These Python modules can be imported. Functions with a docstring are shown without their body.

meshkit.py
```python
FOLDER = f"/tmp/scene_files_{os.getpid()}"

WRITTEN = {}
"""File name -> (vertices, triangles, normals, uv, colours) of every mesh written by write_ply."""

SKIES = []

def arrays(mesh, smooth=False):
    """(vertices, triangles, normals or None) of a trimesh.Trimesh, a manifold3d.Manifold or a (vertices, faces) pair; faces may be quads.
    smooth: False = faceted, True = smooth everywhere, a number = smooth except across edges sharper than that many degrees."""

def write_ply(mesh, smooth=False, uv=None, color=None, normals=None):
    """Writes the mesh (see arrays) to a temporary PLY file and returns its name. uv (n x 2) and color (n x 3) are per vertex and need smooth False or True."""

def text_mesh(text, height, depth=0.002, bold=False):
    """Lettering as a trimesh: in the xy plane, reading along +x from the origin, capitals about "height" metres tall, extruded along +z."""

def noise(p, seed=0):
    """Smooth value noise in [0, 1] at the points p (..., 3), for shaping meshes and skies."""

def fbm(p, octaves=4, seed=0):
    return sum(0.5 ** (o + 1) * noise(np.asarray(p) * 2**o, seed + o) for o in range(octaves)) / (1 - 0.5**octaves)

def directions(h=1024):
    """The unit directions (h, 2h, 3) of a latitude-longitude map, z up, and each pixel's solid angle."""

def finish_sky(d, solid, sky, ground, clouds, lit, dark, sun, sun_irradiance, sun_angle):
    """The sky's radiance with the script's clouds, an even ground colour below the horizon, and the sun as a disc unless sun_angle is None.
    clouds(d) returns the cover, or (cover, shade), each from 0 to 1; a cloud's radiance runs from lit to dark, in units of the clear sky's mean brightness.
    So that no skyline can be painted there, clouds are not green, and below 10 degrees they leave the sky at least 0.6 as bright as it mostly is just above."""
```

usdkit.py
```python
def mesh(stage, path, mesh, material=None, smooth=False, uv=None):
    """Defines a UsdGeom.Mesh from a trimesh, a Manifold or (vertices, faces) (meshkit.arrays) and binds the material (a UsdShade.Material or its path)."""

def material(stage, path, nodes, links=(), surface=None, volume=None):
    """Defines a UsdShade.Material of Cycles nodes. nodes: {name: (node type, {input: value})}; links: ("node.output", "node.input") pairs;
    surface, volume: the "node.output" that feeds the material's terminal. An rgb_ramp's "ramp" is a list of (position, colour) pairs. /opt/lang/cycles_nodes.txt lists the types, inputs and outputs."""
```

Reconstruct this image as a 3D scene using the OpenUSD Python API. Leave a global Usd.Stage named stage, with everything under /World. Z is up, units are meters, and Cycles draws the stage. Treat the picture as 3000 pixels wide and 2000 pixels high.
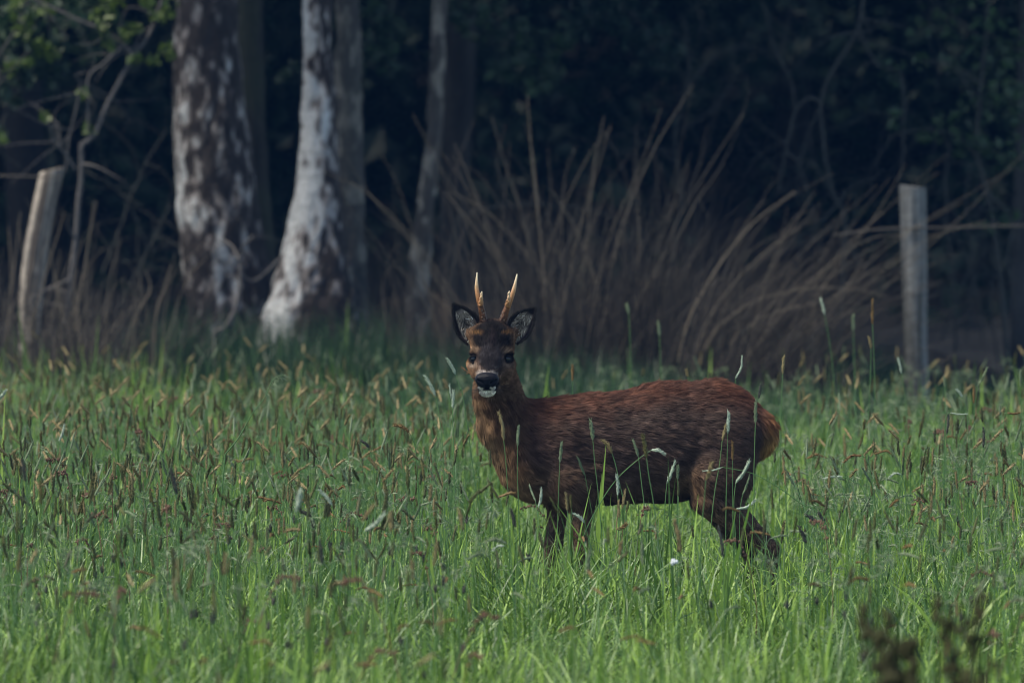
import math, random
import numpy as np
import trimesh
from scipy.spatial import cKDTree
import usdkit, meshkit
from pxr import Usd, UsdGeom, UsdLux, UsdShade, Gf, Sdf, Vt

random.seed(7)
RNG = np.random.default_rng(7)
stage = Usd.Stage.CreateInMemory()
UsdGeom.SetStageUpAxis(stage, UsdGeom.Tokens.z)
UsdGeom.SetStageMetersPerUnit(stage, 1.0)
UsdGeom.Xform.Define(stage, '/World')
UsdGeom.Scope.Define(stage, '/World/Looks')

# ------------------------------------------------------------------ camera, sky, sun
EYE_Z, FPX, HORIZON, DEER_Y = 1.47, 24000.0, 373.0, 24.0
cam = UsdGeom.Camera.Define(stage, '/World/camera')
cam.CreateHorizontalApertureAttr(36.0)
cam.CreateVerticalApertureAttr(24.0)
cam.CreateFocalLengthAttr(36.0 * FPX / 3000.0)
cam.CreateVerticalApertureOffsetAttr(-(1000 - HORIZON) / 3000.0 * 36.0)
cam.CreateFStopAttr(6.0)
cam.CreateFocusDistanceAttr(23.75)
cam.CreateClippingRangeAttr(Gf.Vec2f(0.5, 2000))
cam.CreateExposureAttr(2.22)
cam.AddTranslateOp().Set(Gf.Vec3d(0, 0, EYE_Z))
cam.AddRotateXOp().Set(90.0)

SUN = np.array([-0.55, -0.22, 0.95]); SUN /= np.linalg.norm(SUN)
sun = UsdLux.DistantLight.Define(stage, '/World/sun')
sun.CreateIntensityAttr(0.40)
sun.CreateAngleAttr(14.0)
sun.CreateNormalizeAttr(True)
sun.CreateColorAttr(Gf.Vec3f(1.0, 0.93, 0.78))
_z = SUN; _x = np.cross([0, 0, 1.0], _z); _x /= np.linalg.norm(_x); _y = np.cross(_z, _x)
sun.AddTransformOp().Set(Gf.Matrix4d(*[float(a) for a in [*_x, 0, *_y, 0, *_z, 0, 0, 0, 0, 1]]))
dome = UsdLux.DomeLight.Define(stage, '/World/sky')
dome.CreateIntensityAttr(1.0)
sky_mat = usdkit.material(stage, '/World/Looks/sky_light', {
    's': ('sky_texture', {'sky_type': 'single_scattering', 'sun_disc': False, 'sun_elevation': float(math.asin(SUN[2])),
                          'sun_rotation': float(math.atan2(SUN[0], SUN[1])), 'air_density': 1.2, 'aerosol_density': 1.0, 'ozone_density': 1.0}),
    'b': ('background_shader', {'strength': 0.05})}, [('s.color', 'b.color')], surface='b.background')
UsdShade.MaterialBindingAPI.Apply(dome.GetPrim()).Bind(sky_mat)
dome.GetPrim().SetCustomDataByKey('kind', 'structure')

# ------------------------------------------------------------------ helpers
USED = {}
def numbered(path):
    n = USED.get(path, -1) + 1
    USED[path] = n
    return path if n == 0 else f'{path}_{n:03d}'

def tag(prim, label=None, cat=None, group=None, kind=None):
    p = prim.GetPrim() if hasattr(prim, 'GetPrim') else prim
    for k, v in (('label', label), ('category', cat), ('group', group), ('kind', kind)):
        if v:
            p.SetCustomDataByKey(k, v)
    return p

def thing(name, label, cat, loc=(0, 0, 0), group=None, kind=None):
    x = UsdGeom.Xform.Define(stage, numbered('/World/' + name))
    x.AddTranslateOp().Set(Gf.Vec3d(*map(float, loc)))
    p = tag(x, label, cat, group, kind)
    LOCS[str(p.GetPath())] = np.array(loc, float)
    return p
LOCS = {}

def obj(name, mesh, mat, parent=None, smooth=False, colors=None, label=None, kind=None, cname='tone'):
    """One Mesh prim; world coordinates are given and made relative to the parent's base."""
    base = str(parent.GetPath()) if parent is not None else '/World'
    path = numbered(base + '/' + name)
    top = '/'.join(path.split('/')[:3])
    off = LOCS.get(top, np.zeros(3)) if parent is not None else np.zeros(3)
    if isinstance(mesh, tuple):
        mesh = (np.asarray(mesh[0], float) - off, mesh[1])
    else:
        mesh = mesh.copy(); mesh.apply_translation(-off)
    m = usdkit.mesh(stage, path, mesh, mat, smooth=smooth)
    if colors is not None:
        pv = UsdGeom.PrimvarsAPI(m).CreatePrimvar(cname, Sdf.ValueTypeNames.Color3fArray, 'vertex')
        pv.Set(Vt.Vec3fArray.FromNumpy(np.asarray(colors, np.float32)))
    p = m.GetPrim()
    if label: p.SetCustomDataByKey('label', label)
    if kind: p.SetCustomDataByKey('kind', kind)
    return p

def copy_of(src, name, loc, rotz=0.0, scale=(1, 1, 1), label=None, cat=None, group=None, tilt=(0, 0)):
    was = src.GetCustomData()
    x = UsdGeom.Xform.Define(stage, numbered('/World/' + name))
    x.AddTranslateOp().Set(Gf.Vec3d(*map(float, loc)))
    x.AddRotateXYZOp().Set(Gf.Vec3f(float(tilt[0]), float(tilt[1]), float(rotz)))
    x.AddScaleOp().Set(Gf.Vec3f(*map(float, scale)))
    p = x.GetPrim()
    p.GetReferences().AddInternalReference(src.GetPath())
    x.SetXformOpOrder(x.GetOrderedXformOps())
    p.SetInstanceable(True)
    tag(p, label or was.get('label'), cat or was.get('category'), group or was.get('group'))
    return p

def at(px, py, Y):
    return np.array([(px - 1500.0) / FPX * Y, Y, EYE_Z - (py - HORIZON) / FPX * Y])

def half_w(Y):
    return 1500.0 / FPX * Y

def smooth_path(pts, n):
    """Catmull-Rom through pts, n samples."""
    p = np.asarray(pts, float)
    if len(p) == 2:
        t = np.linspace(0, 1, n)[:, None]
        return p[0] * (1 - t) + p[1] * t
    q = np.vstack([2 * p[0] - p[1], p, 2 * p[-1] - p[-2]])
    s = np.linspace(0, len(p) - 1 - 1e-9, n)
    i = s.astype(int); t = (s - i)[:, None]
    a, b, c, d = q[i], q[i + 1], q[i + 2], q[i + 3]
    return 0.5 * (2 * b + (c - a) * t + (2 * a - 5 * b + 4 * c - d) * t ** 2 + (3 * b - a - 3 * c + d) * t ** 3)

def tube(points, radii, sides=6, cap=True, rough=0.0, seed=0):
    p = np.asarray(points, float); n = len(p)
    r = np.broadcast_to(np.asarray(radii, float), (n,))
    t = np.gradient(p, axis=0); t /= np.linalg.norm(t, axis=1, keepdims=True) + 1e-12
    ref = np.array([0.31, -0.9, 0.2]) if abs(t[:, 1]).mean() < 0.7 else np.array([1.0, 0, 0.1])
    a = np.cross(t, ref); a /= np.linalg.norm(a, axis=1, keepdims=True) + 1e-12
    b = np.cross(t, a)
    ang = np.arange(sides) * 2 * np.pi / sides
    ring = np.cos(ang)[None, :, None] * a[:, None] + np.sin(ang)[None, :, None] * b[:, None]
    rr = np.repeat(r[:, None], sides, 1)
    if rough:
        v0 = p[:, None] + rr[..., None] * ring
        rr = rr * (1 + rough * (meshkit.fbm(v0 / max(r.max(), 1e-4) * 0.8, 3, seed) - 0.5) * 2)
    v = (p[:, None] + rr[..., None] * ring).reshape(-1, 3)
    i, j = np.meshgrid(np.arange(n - 1), np.arange(sides), indexing='ij')
    q = np.stack([i * sides + j, i * sides + (j + 1) % sides, (i + 1) * sides + (j + 1) % sides, (i + 1) * sides + j], -1).reshape(-1, 4)
    f = np.vstack([q[:, [0, 2, 1]], q[:, [0, 3, 2]]])
    if cap:
        v = np.vstack([v, p[0], p[-1]])
        k = np.arange(sides); k2 = (k + 1) % sides
        f = np.vstack([f, np.stack([np.full(sides, n * sides), k, k2], 1),
                       np.stack([np.full(sides, n * sides + 1), (n - 1) * sides + k2, (n - 1) * sides + k], 1)])
    return v, f

def join(parts):
    vs, fs, n = [], [], 0
    for v, f in parts:
        f = np.asarray(f)
        if f.shape[1] == 4:
            f = np.vstack([f[:, [0, 1, 2]], f[:, [0, 2, 3]]])
        vs.append(v); fs.append(f + n); n += len(v)
    return np.vstack(vs), np.vstack(fs)

def unit(a):
    a = np.asarray(a, float)
    return a / (np.linalg.norm(a, axis=-1, keepdims=True) + 1e-12)

def leaf_cloud(centers, size, rng, normal_up=0.3, long=1.5, size_var=0.35):
    """Many folded leaves (4 triangles each) with random attitude."""
    n = len(centers)
    d = unit(rng.normal(size=(n, 3)) + [0, 0, -0.15])
    up = unit(rng.normal(size=(n, 3)) + [0, 0, normal_up * 3])
    s = unit(np.cross(d, up)); up = np.cross(s, d)
    L = (size * (1 + size_var * rng.normal(size=n)).clip(0.4, 2))[:, None]
    W = L / long * 0.5
    c = np.asarray(centers)
    base, tip = c - d * L / 2, c + d * L / 2
    l1 = c - s * W + up * W * 0.35; r1 = c + s * W + up * W * 0.35
    mid = c - d * L * 0.02
    v = np.stack([base, l1, tip, r1, mid], 1).reshape(-1, 3)
    k = (np.arange(n) * 5)[:, None]
    f = np.concatenate([k + [0, 4, 1], k + [1, 4, 2], k + [2, 4, 3], k + [3, 4, 0]], 1).reshape(-1, 3)
    return v, f

def instancer(name, protos, idx, pos, quat_wxyz, scale, label, mat_list, kind='stuff', cat=None):
    path = numbered('/World/' + name)
    pi = UsdGeom.PointInstancer.Define(stage, path)
    targets = []
    for k, (m, mt) in enumerate(zip(protos, mat_list)):
        pp = usdkit.mesh(stage, f'{path}/kinds/{name}_kind_{k:03d}', m, mt)
        targets.append(pp.GetPath())
    pi.CreatePrototypesRel().SetTargets(targets)
    pi.CreateProtoIndicesAttr(Vt.IntArray.FromNumpy(np.asarray(idx, np.int32)))
    pi.CreatePositionsAttr(Vt.Vec3fArray.FromNumpy(np.asarray(pos, np.float32)))
    pi.CreateOrientationsAttr(Vt.QuathArray([Gf.Quath(float(w), float(x), float(y), float(z)) for w, x, y, z in quat_wxyz]))
    pi.CreateScalesAttr(Vt.Vec3fArray.FromNumpy(np.asarray(scale, np.float32)))
    tag(pi, label, cat, None, kind)
    return pi

def yaw_tilt_quats(n, rng, tilt=0.12):
    a = rng.uniform(0, 2 * np.pi, n)
    tx, ty = rng.normal(0, tilt, n), rng.normal(0, tilt, n)
    qz = np.stack([np.cos(a / 2), 0 * a, 0 * a, np.sin(a / 2)], 1)
    ang = np.hypot(tx, ty) + 1e-9
    s = np.sin(ang / 2) / ang
    qt = np.stack([np.cos(ang / 2), tx * s, ty * s, 0 * a], 1)
    w1, x1, y1, z1 = qt.T; w2, x2, y2, z2 = qz.T
    return np.stack([w1*w2-x1*x2-y1*y2-z1*z2, w1*x2+x1*w2+y1*z2-z1*y2, w1*y2-x1*z2+y1*w2+z1*x2, w1*z2+x1*y2-y1*x2+z1*w2], 1)

# ------------------------------------------------------------------ materials
def L(name): return '/World/Looks/' + name

def blade_material(name, ramp, translucency=0.35, rough=0.42, spec=0.5, per_object=0.5):
    return usdkit.material(stage, L(name), {
        'g': ('geometry', {}), 'o': ('object_info', {}),
        'm1': ('math', {'math_type': 'multiply', 'value2': 1 - per_object}),
        'm2': ('math', {'math_type': 'multiply', 'value2': per_object}),
        'ad': ('math', {'math_type': 'add'}),
        'r': ('rgb_ramp', {'ramp': ramp}),
        'p': ('principled_bsdf', {'roughness': rough, 'specular_ior_level': spec}),
        't': ('translucent_bsdf', {}),
        'mx': ('mix_closure', {'fac': translucency})},
        [('g.random_per_island', 'm1.value1'), ('o.random', 'm2.value1'), ('m1.value', 'ad.value1'), ('m2.value', 'ad.value2'), ('ad.value', 'r.fac'),
         ('r.color', 'p.base_color'), ('r.color', 't.color'), ('p.BSDF', 'mx.closure1'), ('t.BSDF', 'mx.closure2')], surface='mx.closure')

def tone_material(name, attr='tone', rough=0.8, spec=0.3, noise_scale=40.0, noise_amount=0.35, bump=0.0, bump_scale=80.0, sheen=0.0):
    nodes = {'a': ('attribute', {'attribute': attr}), 'tc': ('texture_coordinate', {}),
             'n': ('noise_texture', {'scale': noise_scale, 'detail': 4.0}),
             'mr': ('map_range', {'from_min': 0.25, 'from_max': 0.75, 'to_min': 1 - noise_amount, 'to_max': 1 + noise_amount}),
             'vm': ('vector_math', {'math_type': 'scale'}),
             'p': ('principled_bsdf', {'roughness': rough, 'specular_ior_level': spec, 'sheen_weight': sheen})}
    links = [('tc.object', 'n.vector'), ('n.fac', 'mr.value'), ('a.color', 'vm.vector1'), ('mr.result', 'vm.scale'), ('vm.vector', 'p.base_color')]
    if bump:
        nodes['n2'] = ('noise_texture', {'scale': bump_scale, 'detail': 6.0})
        nodes['b'] = ('bump', {'strength': bump, 'distance': 0.01})
        links += [('tc.object', 'n2.vector'), ('n2.fac', 'b.height'), ('b.normal', 'p.normal')]
    return usdkit.material(stage, L(name), nodes, links, surface='p.BSDF')

def plain_material(name, c1, c2, scale=30.0, rough=0.7, spec=0.4, stretch=(1, 1, 1), bump=0.3, sheen=0.0):
    return usdkit.material(stage, L(name), {
        'tc': ('texture_coordinate', {}), 'mp': ('mapping', {'scale': stretch}),
        'n': ('noise_texture', {'scale': scale, 'detail': 5.0, 'roughness': 0.6}),
        'r': ('rgb_ramp', {'ramp': [(0.3, c1), (0.7, c2)]}),
        'b': ('bump', {'strength': bump, 'distance': 0.01}),
        'p': ('principled_bsdf', {'roughness': rough, 'specular_ior_level': spec, 'sheen_weight': sheen})},
        [('tc.object', 'mp.vector'), ('mp.vector', 'n.vector'), ('n.fac', 'r.fac'), ('r.color', 'p.base_color'), ('n.fac', 'b.height'), ('b.normal', 'p.normal')], surface='p.BSDF')

M = {}
def lift(ramp, k):
    return [(a, tuple(min(x * m, 0.8) for x, m in zip(c, np.broadcast_to(k, 3)))) for a, c in ramp]

M['grass'] = blade_material('meadow_grass', lift([(0.0, (0.014, 0.040, 0.010)), (0.2, (0.034, 0.085, 0.020)), (0.4, (0.080, 0.160, 0.036)), (0.55, (0.090, 0.165, 0.080)),
                                              (0.72, (0.18, 0.26, 0.17)), (0.84, (0.19, 0.26, 0.045)), (0.89, (0.20, 0.185, 0.10)), (1.0, (0.17, 0.10, 0.05))], (2.3, 1.80, 1.10)), 0.20, 0.42, 0.30)
M['pale_grass'] = blade_material('glaucous_grass', [(0, (0.13, 0.19, 0.085)), (0.5, (0.24, 0.31, 0.16)), (0.8, (0.28, 0.33, 0.20)), (1, (0.25, 0.22, 0.14))], 0.25, 0.5, 0.3)
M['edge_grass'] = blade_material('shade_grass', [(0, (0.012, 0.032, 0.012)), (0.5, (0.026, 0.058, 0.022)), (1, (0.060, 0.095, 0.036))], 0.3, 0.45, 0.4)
M['straw'] = blade_material('dry_straw', [(0, (0.06, 0.049, 0.037)), (0.55, (0.15, 0.12, 0.085)), (1, (0.31, 0.24, 0.155))], 0.15, 0.6, 0.3)
M['old_straw'] = blade_material('old_dry_straw', [(0, (0.014, 0.013, 0.012)), (0.5, (0.036, 0.030, 0.025)), (0.8, (0.085, 0.067, 0.050)), (1, (0.19, 0.145, 0.095))], 0.15, 0.7, 0.2)
M['brown_spike'] = blade_material('brown_spike', [(0, (0.030, 0.034, 0.010)), (0.35, (0.062, 0.068, 0.018)), (0.65, (0.11, 0.118, 0.034)), (0.88, (0.18, 0.165, 0.065)), (1, (0.13, 0.08, 0.045))], 0.1, 0.6, 0.3)
M['stalk'] = blade_material('green_stalk', [(0, (0.05, 0.12, 0.03)), (0.6, (0.085, 0.17, 0.05)), (1, (0.14, 0.18, 0.06))], 0.15, 0.4, 0.5)
M['fox_pale'] = blade_material('pale_seed_head', [(0, (0.30, 0.36, 0.27)), (0.5, (0.42, 0.47, 0.38)), (1, (0.56, 0.58, 0.52))], 0.25, 0.6, 0.3, 0.2)
M['fox_green'] = blade_material('green_seed_head', [(0, (0.12, 0.16, 0.085)), (0.5, (0.20, 0.235, 0.14)), (1, (0.30, 0.31, 0.22))], 0.25, 0.6, 0.3, 0.2)
M['fox_tan'] = blade_material('tan_seed_head', [(0, (0.17, 0.13, 0.055)), (0.5, (0.29, 0.24, 0.115)), (1, (0.38, 0.34, 0.21))], 0.2, 0.65, 0.3, 0.2)
M['fox_rust'] = blade_material('rusty_seed_head', [(0, (0.12, 0.070, 0.022)), (0.5, (0.20, 0.130, 0.045)), (1, (0.31, 0.24, 0.11))], 0.2, 0.65, 0.3, 0.2)
M['fox_dark'] = blade_material('dark_seed_head', [(0, (0.035, 0.036, 0.028)), (0.5, (0.075, 0.078, 0.058)), (1, (0.17, 0.18, 0.13))], 0.15, 0.65, 0.3, 0.2)
M['fox_brown'] = blade_material('brown_seed_head', [(0, (0.06, 0.055, 0.015)), (0.5, (0.12, 0.108, 0.03)), (1, (0.20, 0.17, 0.06))], 0.15, 0.65, 0.3, 0.2)
M['sorrel'] = blade_material('red_sorrel', [(0, (0.10, 0.052, 0.030)), (0.5, (0.16, 0.090, 0.055)), (1, (0.25, 0.17, 0.11))], 0.2, 0.6, 0.3)
M['dock'] = blade_material('dark_dock', [(0, (0.020, 0.018, 0.004)), (0.5, (0.036, 0.037, 0.008)), (1, (0.055, 0.066, 0.014))], 0.1, 0.7, 0.2)
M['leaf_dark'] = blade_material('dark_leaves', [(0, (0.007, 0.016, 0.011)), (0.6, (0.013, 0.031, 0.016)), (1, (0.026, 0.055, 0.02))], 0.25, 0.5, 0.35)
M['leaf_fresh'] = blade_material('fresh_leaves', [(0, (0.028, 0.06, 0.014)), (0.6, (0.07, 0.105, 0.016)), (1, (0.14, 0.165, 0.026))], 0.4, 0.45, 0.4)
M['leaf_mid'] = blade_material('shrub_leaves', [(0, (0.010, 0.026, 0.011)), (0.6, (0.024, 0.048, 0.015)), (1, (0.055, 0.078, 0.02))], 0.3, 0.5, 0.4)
M['bark'] = tone_material('bark', rough=0.9, spec=0.08, noise_scale=55, noise_amount=0.3, bump=0.5, bump_scale=90)
M['twig'] = plain_material('twig_bark', (0.040, 0.036, 0.035), (0.085, 0.077, 0.073), 60, 0.8, 0.3)
M['twig_green'] = plain_material('mossy_twig_bark', (0.014, 0.015, 0.013), (0.036, 0.036, 0.030), 40, 0.85, 0.3)
M['post'] = tone_material('weathered_post', rough=0.8, spec=0.3, noise_scale=30, noise_amount=0.3, bump=0.35, bump_scale=60)
M['wire'] = plain_material('rusty_wire', (0.035, 0.027, 0.02), (0.075, 0.06, 0.045), 80, 0.6, 0.5)
M['soil'] = plain_material('meadow_soil', (0.022, 0.030, 0.012), (0.045, 0.06, 0.022), 6, 0.95, 0.1)
M['litter'] = plain_material('leaf_litter', (0.024, 0.025, 0.026), (0.066, 0.064, 0.062), 5, 0.95, 0.1)
M['bank'] = plain_material('dry_bank', (0.035, 0.028, 0.022), (0.105, 0.078, 0.055), 4.5, 0.95, 0.1)
M['fur'] = usdkit.material(stage, L('deer_fur'), {
    'a': ('attribute', {'attribute': 'tone'}),
    'p': ('principled_bsdf', {'roughness': 0.5, 'specular_ior_level': 0.09})}, [('a.color', 'p.base_color')], surface='p.BSDF')
M['head_fur'] = usdkit.material(stage, L('deer_head_fur'), {
    'a': ('attribute', {'attribute': 'tone'}),
    'p': ('principled_bsdf', {'roughness': 0.7, 'specular_ior_level': 0.02})}, [('a.color', 'p.base_color')], surface='p.BSDF')
M['skin'] = tone_material('deer_coat_base', rough=0.9, spec=0.03, noise_scale=120, noise_amount=0.3)
M['antler'] = tone_material('antler_horn', rough=0.5, spec=0.25, noise_scale=160, noise_amount=0.25, bump=0.25, bump_scale=300)
M['eye'] = usdkit.material(stage, L('wet_black_eye'), {'p': ('principled_bsdf', {'base_color': (0.004, 0.005, 0.007), 'roughness': 0.05, 'specular_ior_level': 0.35})}, [], surface='p.BSDF')
M['nose'] = plain_material('moist_black_nose', (0.004, 0.004, 0.006), (0.009, 0.009, 0.012), 250, 0.32, 0.08, bump=0.35)
M['hoof'] = plain_material('dark_hoof', (0.012, 0.011, 0.010), (0.02, 0.018, 0.016), 50, 0.5, 0.4)

# ------------------------------------------------------------------ ground
def ground_height(x, y):
    """Flat meadow; a low rise under the wood beyond the fence."""
    t = np.clip((y - 45.0) / 27.0, 0, 1)
    return 2.9 * t * t * (3 - 2 * t) + 0.05 * (meshkit.noise(np.stack([x * 0.35, y * 0.35, 0 * x], -1), 3) - 0.5)

def sheet(xs, ys, zf):
    gx, gy = np.meshgrid(xs, ys, indexing='ij')
    v = np.stack([gx, gy, zf(gx, gy)], -1).reshape(-1, 3)
    i, j = np.meshgrid(np.arange(len(xs) - 1), np.arange(len(ys) - 1), indexing='ij')
    q = np.stack([i * len(ys) + j, (i + 1) * len(ys) + j, (i + 1) * len(ys) + j + 1, i * len(ys) + j + 1], -1).reshape(-1, 4)
    return v, np.vstack([q[:, [0, 1, 2]], q[:, [0, 2, 3]]])

xs = np.concatenate([[-400, -150, -60, -30], np.linspace(-16, 16, 65), [30, 60, 150, 400]])
ys = np.concatenate([[-400, -100, -20, 0], np.linspace(8, 40, 65)])
tag(obj('meadow_ground', sheet(xs, ys, ground_height), M['soil'], smooth=True), 'green-brown soil of the meadow under the grass', 'ground', kind='structure')
ys2 = np.concatenate([np.linspace(40, 75, 71), [120, 400]])
tag(obj('woodland_floor', sheet(xs, ys2, ground_height), M['litter'], smooth=True), 'leaf-strewn dark floor of the wood behind the fence line', 'ground', kind='structure')

# a dry bank behind the reeds, between the slender trunk and the fence post
bx = np.linspace(-3.2, 3.4, 90); by = np.linspace(42.4, 46.5, 40)
def bank_z(x, y):
    ridge = np.exp(-((y - 44.2) / 0.85) ** 2)
    along = np.clip((x + 1.25) / 0.6, 0, 1) * np.clip((3.3 - x) / 1.6, 0, 1)
    bumps = meshkit.fbm(np.stack([x * 1.1, y * 1.3, 0 * x], -1), 4, 11)
    return ground_height(x, y) - 0.06 + along * ridge * (0.40 + 0.75 * (bumps - 0.35))
tag(obj('earth_bank', sheet(bx, by, bank_z), M['bank'], smooth=True), 'low tan earth bank with dry litter behind the tall dead grass', 'bank', kind='structure')

# ------------------------------------------------------------------ trees with bark worked into the mesh
def trunk_mesh(left_right, Y, top_z, seed, plates=0.012, rough_low=1.0, sides=84, lean=(0.0, 0.0), base_z=0.0):
    """left_right: [(py, left px, right px)] from top to bottom of the picture, at depth Y. Goes on up to top_z above the frame."""
    lr = sorted(left_right)
    rows = [(at(0, py, Y)[2], ((l + r) / 2 - 1500) / FPX * Y, (r - l) / 2 / FPX * Y) for py, l, r in lr][::-1]
    zz = np.array([r[0] for r in rows]); cx = np.array([r[1] for r in rows]); rad = np.array([r[2] for r in rows])
    z_vis = zz[-1]
    z1 = np.arange(base_z - 0.15, z_vis + 0.3, 0.012)
    z2 = np.linspace(z_vis + 0.3, top_z, 40)[1:]
    z = np.concatenate([z1, z2])
    cxs = np.interp(z, zz, cx); rs = np.interp(z, zz, rad)
    below = z < zz[0]
    slope = (cx[1] - cx[0]) / (zz[1] - zz[0]); rslope = (rad[1] - rad[0]) / (zz[1] - zz[0])
    cxs[below] = cx[0] + slope * (z[below] - zz[0]); rs[below] = rad[0] + rslope * (z[below] - zz[0])
    above = z > z_vis
    k = (cx[-1] - cx[-2]) / (zz[-1] - zz[-2])
    cxs[above] = cx[-1] + k * (z[above] - z_vis) * 0.7
    rs[above] = rad[-1] * np.clip(1 - (z[above] - z_vis) / (top_z - z_vis) * 0.85, 0.1, 1)
    from scipy.ndimage import gaussian_filter1d
    n1 = len(z1)
    cxs[:n1] = gaussian_filter1d(cxs[:n1], 6); rs[:n1] = gaussian_filter1d(rs[:n1], 6)
    a = np.linspace(0, 2 * np.pi, sides, endpoint=False)
    A, Z = np.meshgrid(a, z); C = cxs[:, None]; R = rs[:, None]
    q = np.stack([np.cos(A) * R * 9, np.sin(A) * R * 9, Z * 2.6 + 0 * A], -1)
    ridge = 1 - np.abs(meshkit.fbm(q * 1.6, 4, seed) - 0.5) * 3.2
    ridge += 0.8 * (meshkit.fbm(q * 4.0, 3, seed + 9) - 0.5)
    low = np.clip((1.25 - Z) / 1.2, 0, 1)
    buttress = 1 + 0.16 * low ** 2 * np.cos(3 * A + seed) + 0.10 * low * np.cos(5 * A + 2 * seed)
    disp = plates * (ridge - 0.5) * (0.55 + 1.1 * low * rough_low)
    rr = R * buttress + disp
    v = np.stack([C + np.cos(A) * rr, Y + np.sin(A) * rr + lean[1] * Z, Z], -1).reshape(-1, 3)
    n = len(z)
    i, j = np.meshgrid(np.arange(n - 1), np.arange(sides), indexing='ij')
    qd = np.stack([i * sides + j, i * sides + (j + 1) % sides, (i + 1) * sides + (j + 1) % sides, (i + 1) * sides + j], -1).reshape(-1, 4)
    f = np.vstack([qd[:, [0, 1, 2]], qd[:, [0, 2, 3]]])
    return (v, f), A.ravel(), Z.ravel(), (R + 0 * A).ravel(), ridge.ravel(), np.stack([cxs, 0 * cxs + Y, z], -1), rs

def crown_leaves(center, radius, count, size, rng, flat=0.75, lo=None):
    p = rng.normal(size=(count, 3)); p = unit(p) * (rng.uniform(0.15, 1, (count, 1)) ** 0.45)
    lump = meshkit.fbm(p * 2.2 + center * 0.7, 3, int(abs(center[0]) * 13) + 5)
    p = p[lump > 0.40]
    c = p * [radius, radius, radius * flat] + center
    if lo is not None:
        c = c[c[:, 2] > lo]
    return leaf_cloud(c, size, rng, long=1.35)

def limbs(parent, spine, rs, seed, z0, n, length, mat, name='branch'):
    rng = np.random.default_rng(seed)
    for k in range(n):
        i = int(np.interp(z0 + (spine[-1, 2] - z0) * (k + 0.4) / n, spine[:, 2], np.arange(len(spine))))
        p = spine[i]; a = rng.uniform(0, 2 * np.pi)
        d = np.array([math.cos(a), math.sin(a), 0.55])
        q = [p, p + d * length * 0.4 + [0, 0, 0.1], p + d * length * 0.75 + [0, 0, 0.35], p + d * length + [0, 0, 0.45]]
        obj(name, tube(smooth_path(q, 14), np.linspace(max(rs[i] * 0.45, 0.02), 0.012, 14), 7, rough=0.15, seed=k), mat, parent, smooth=True)

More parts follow.
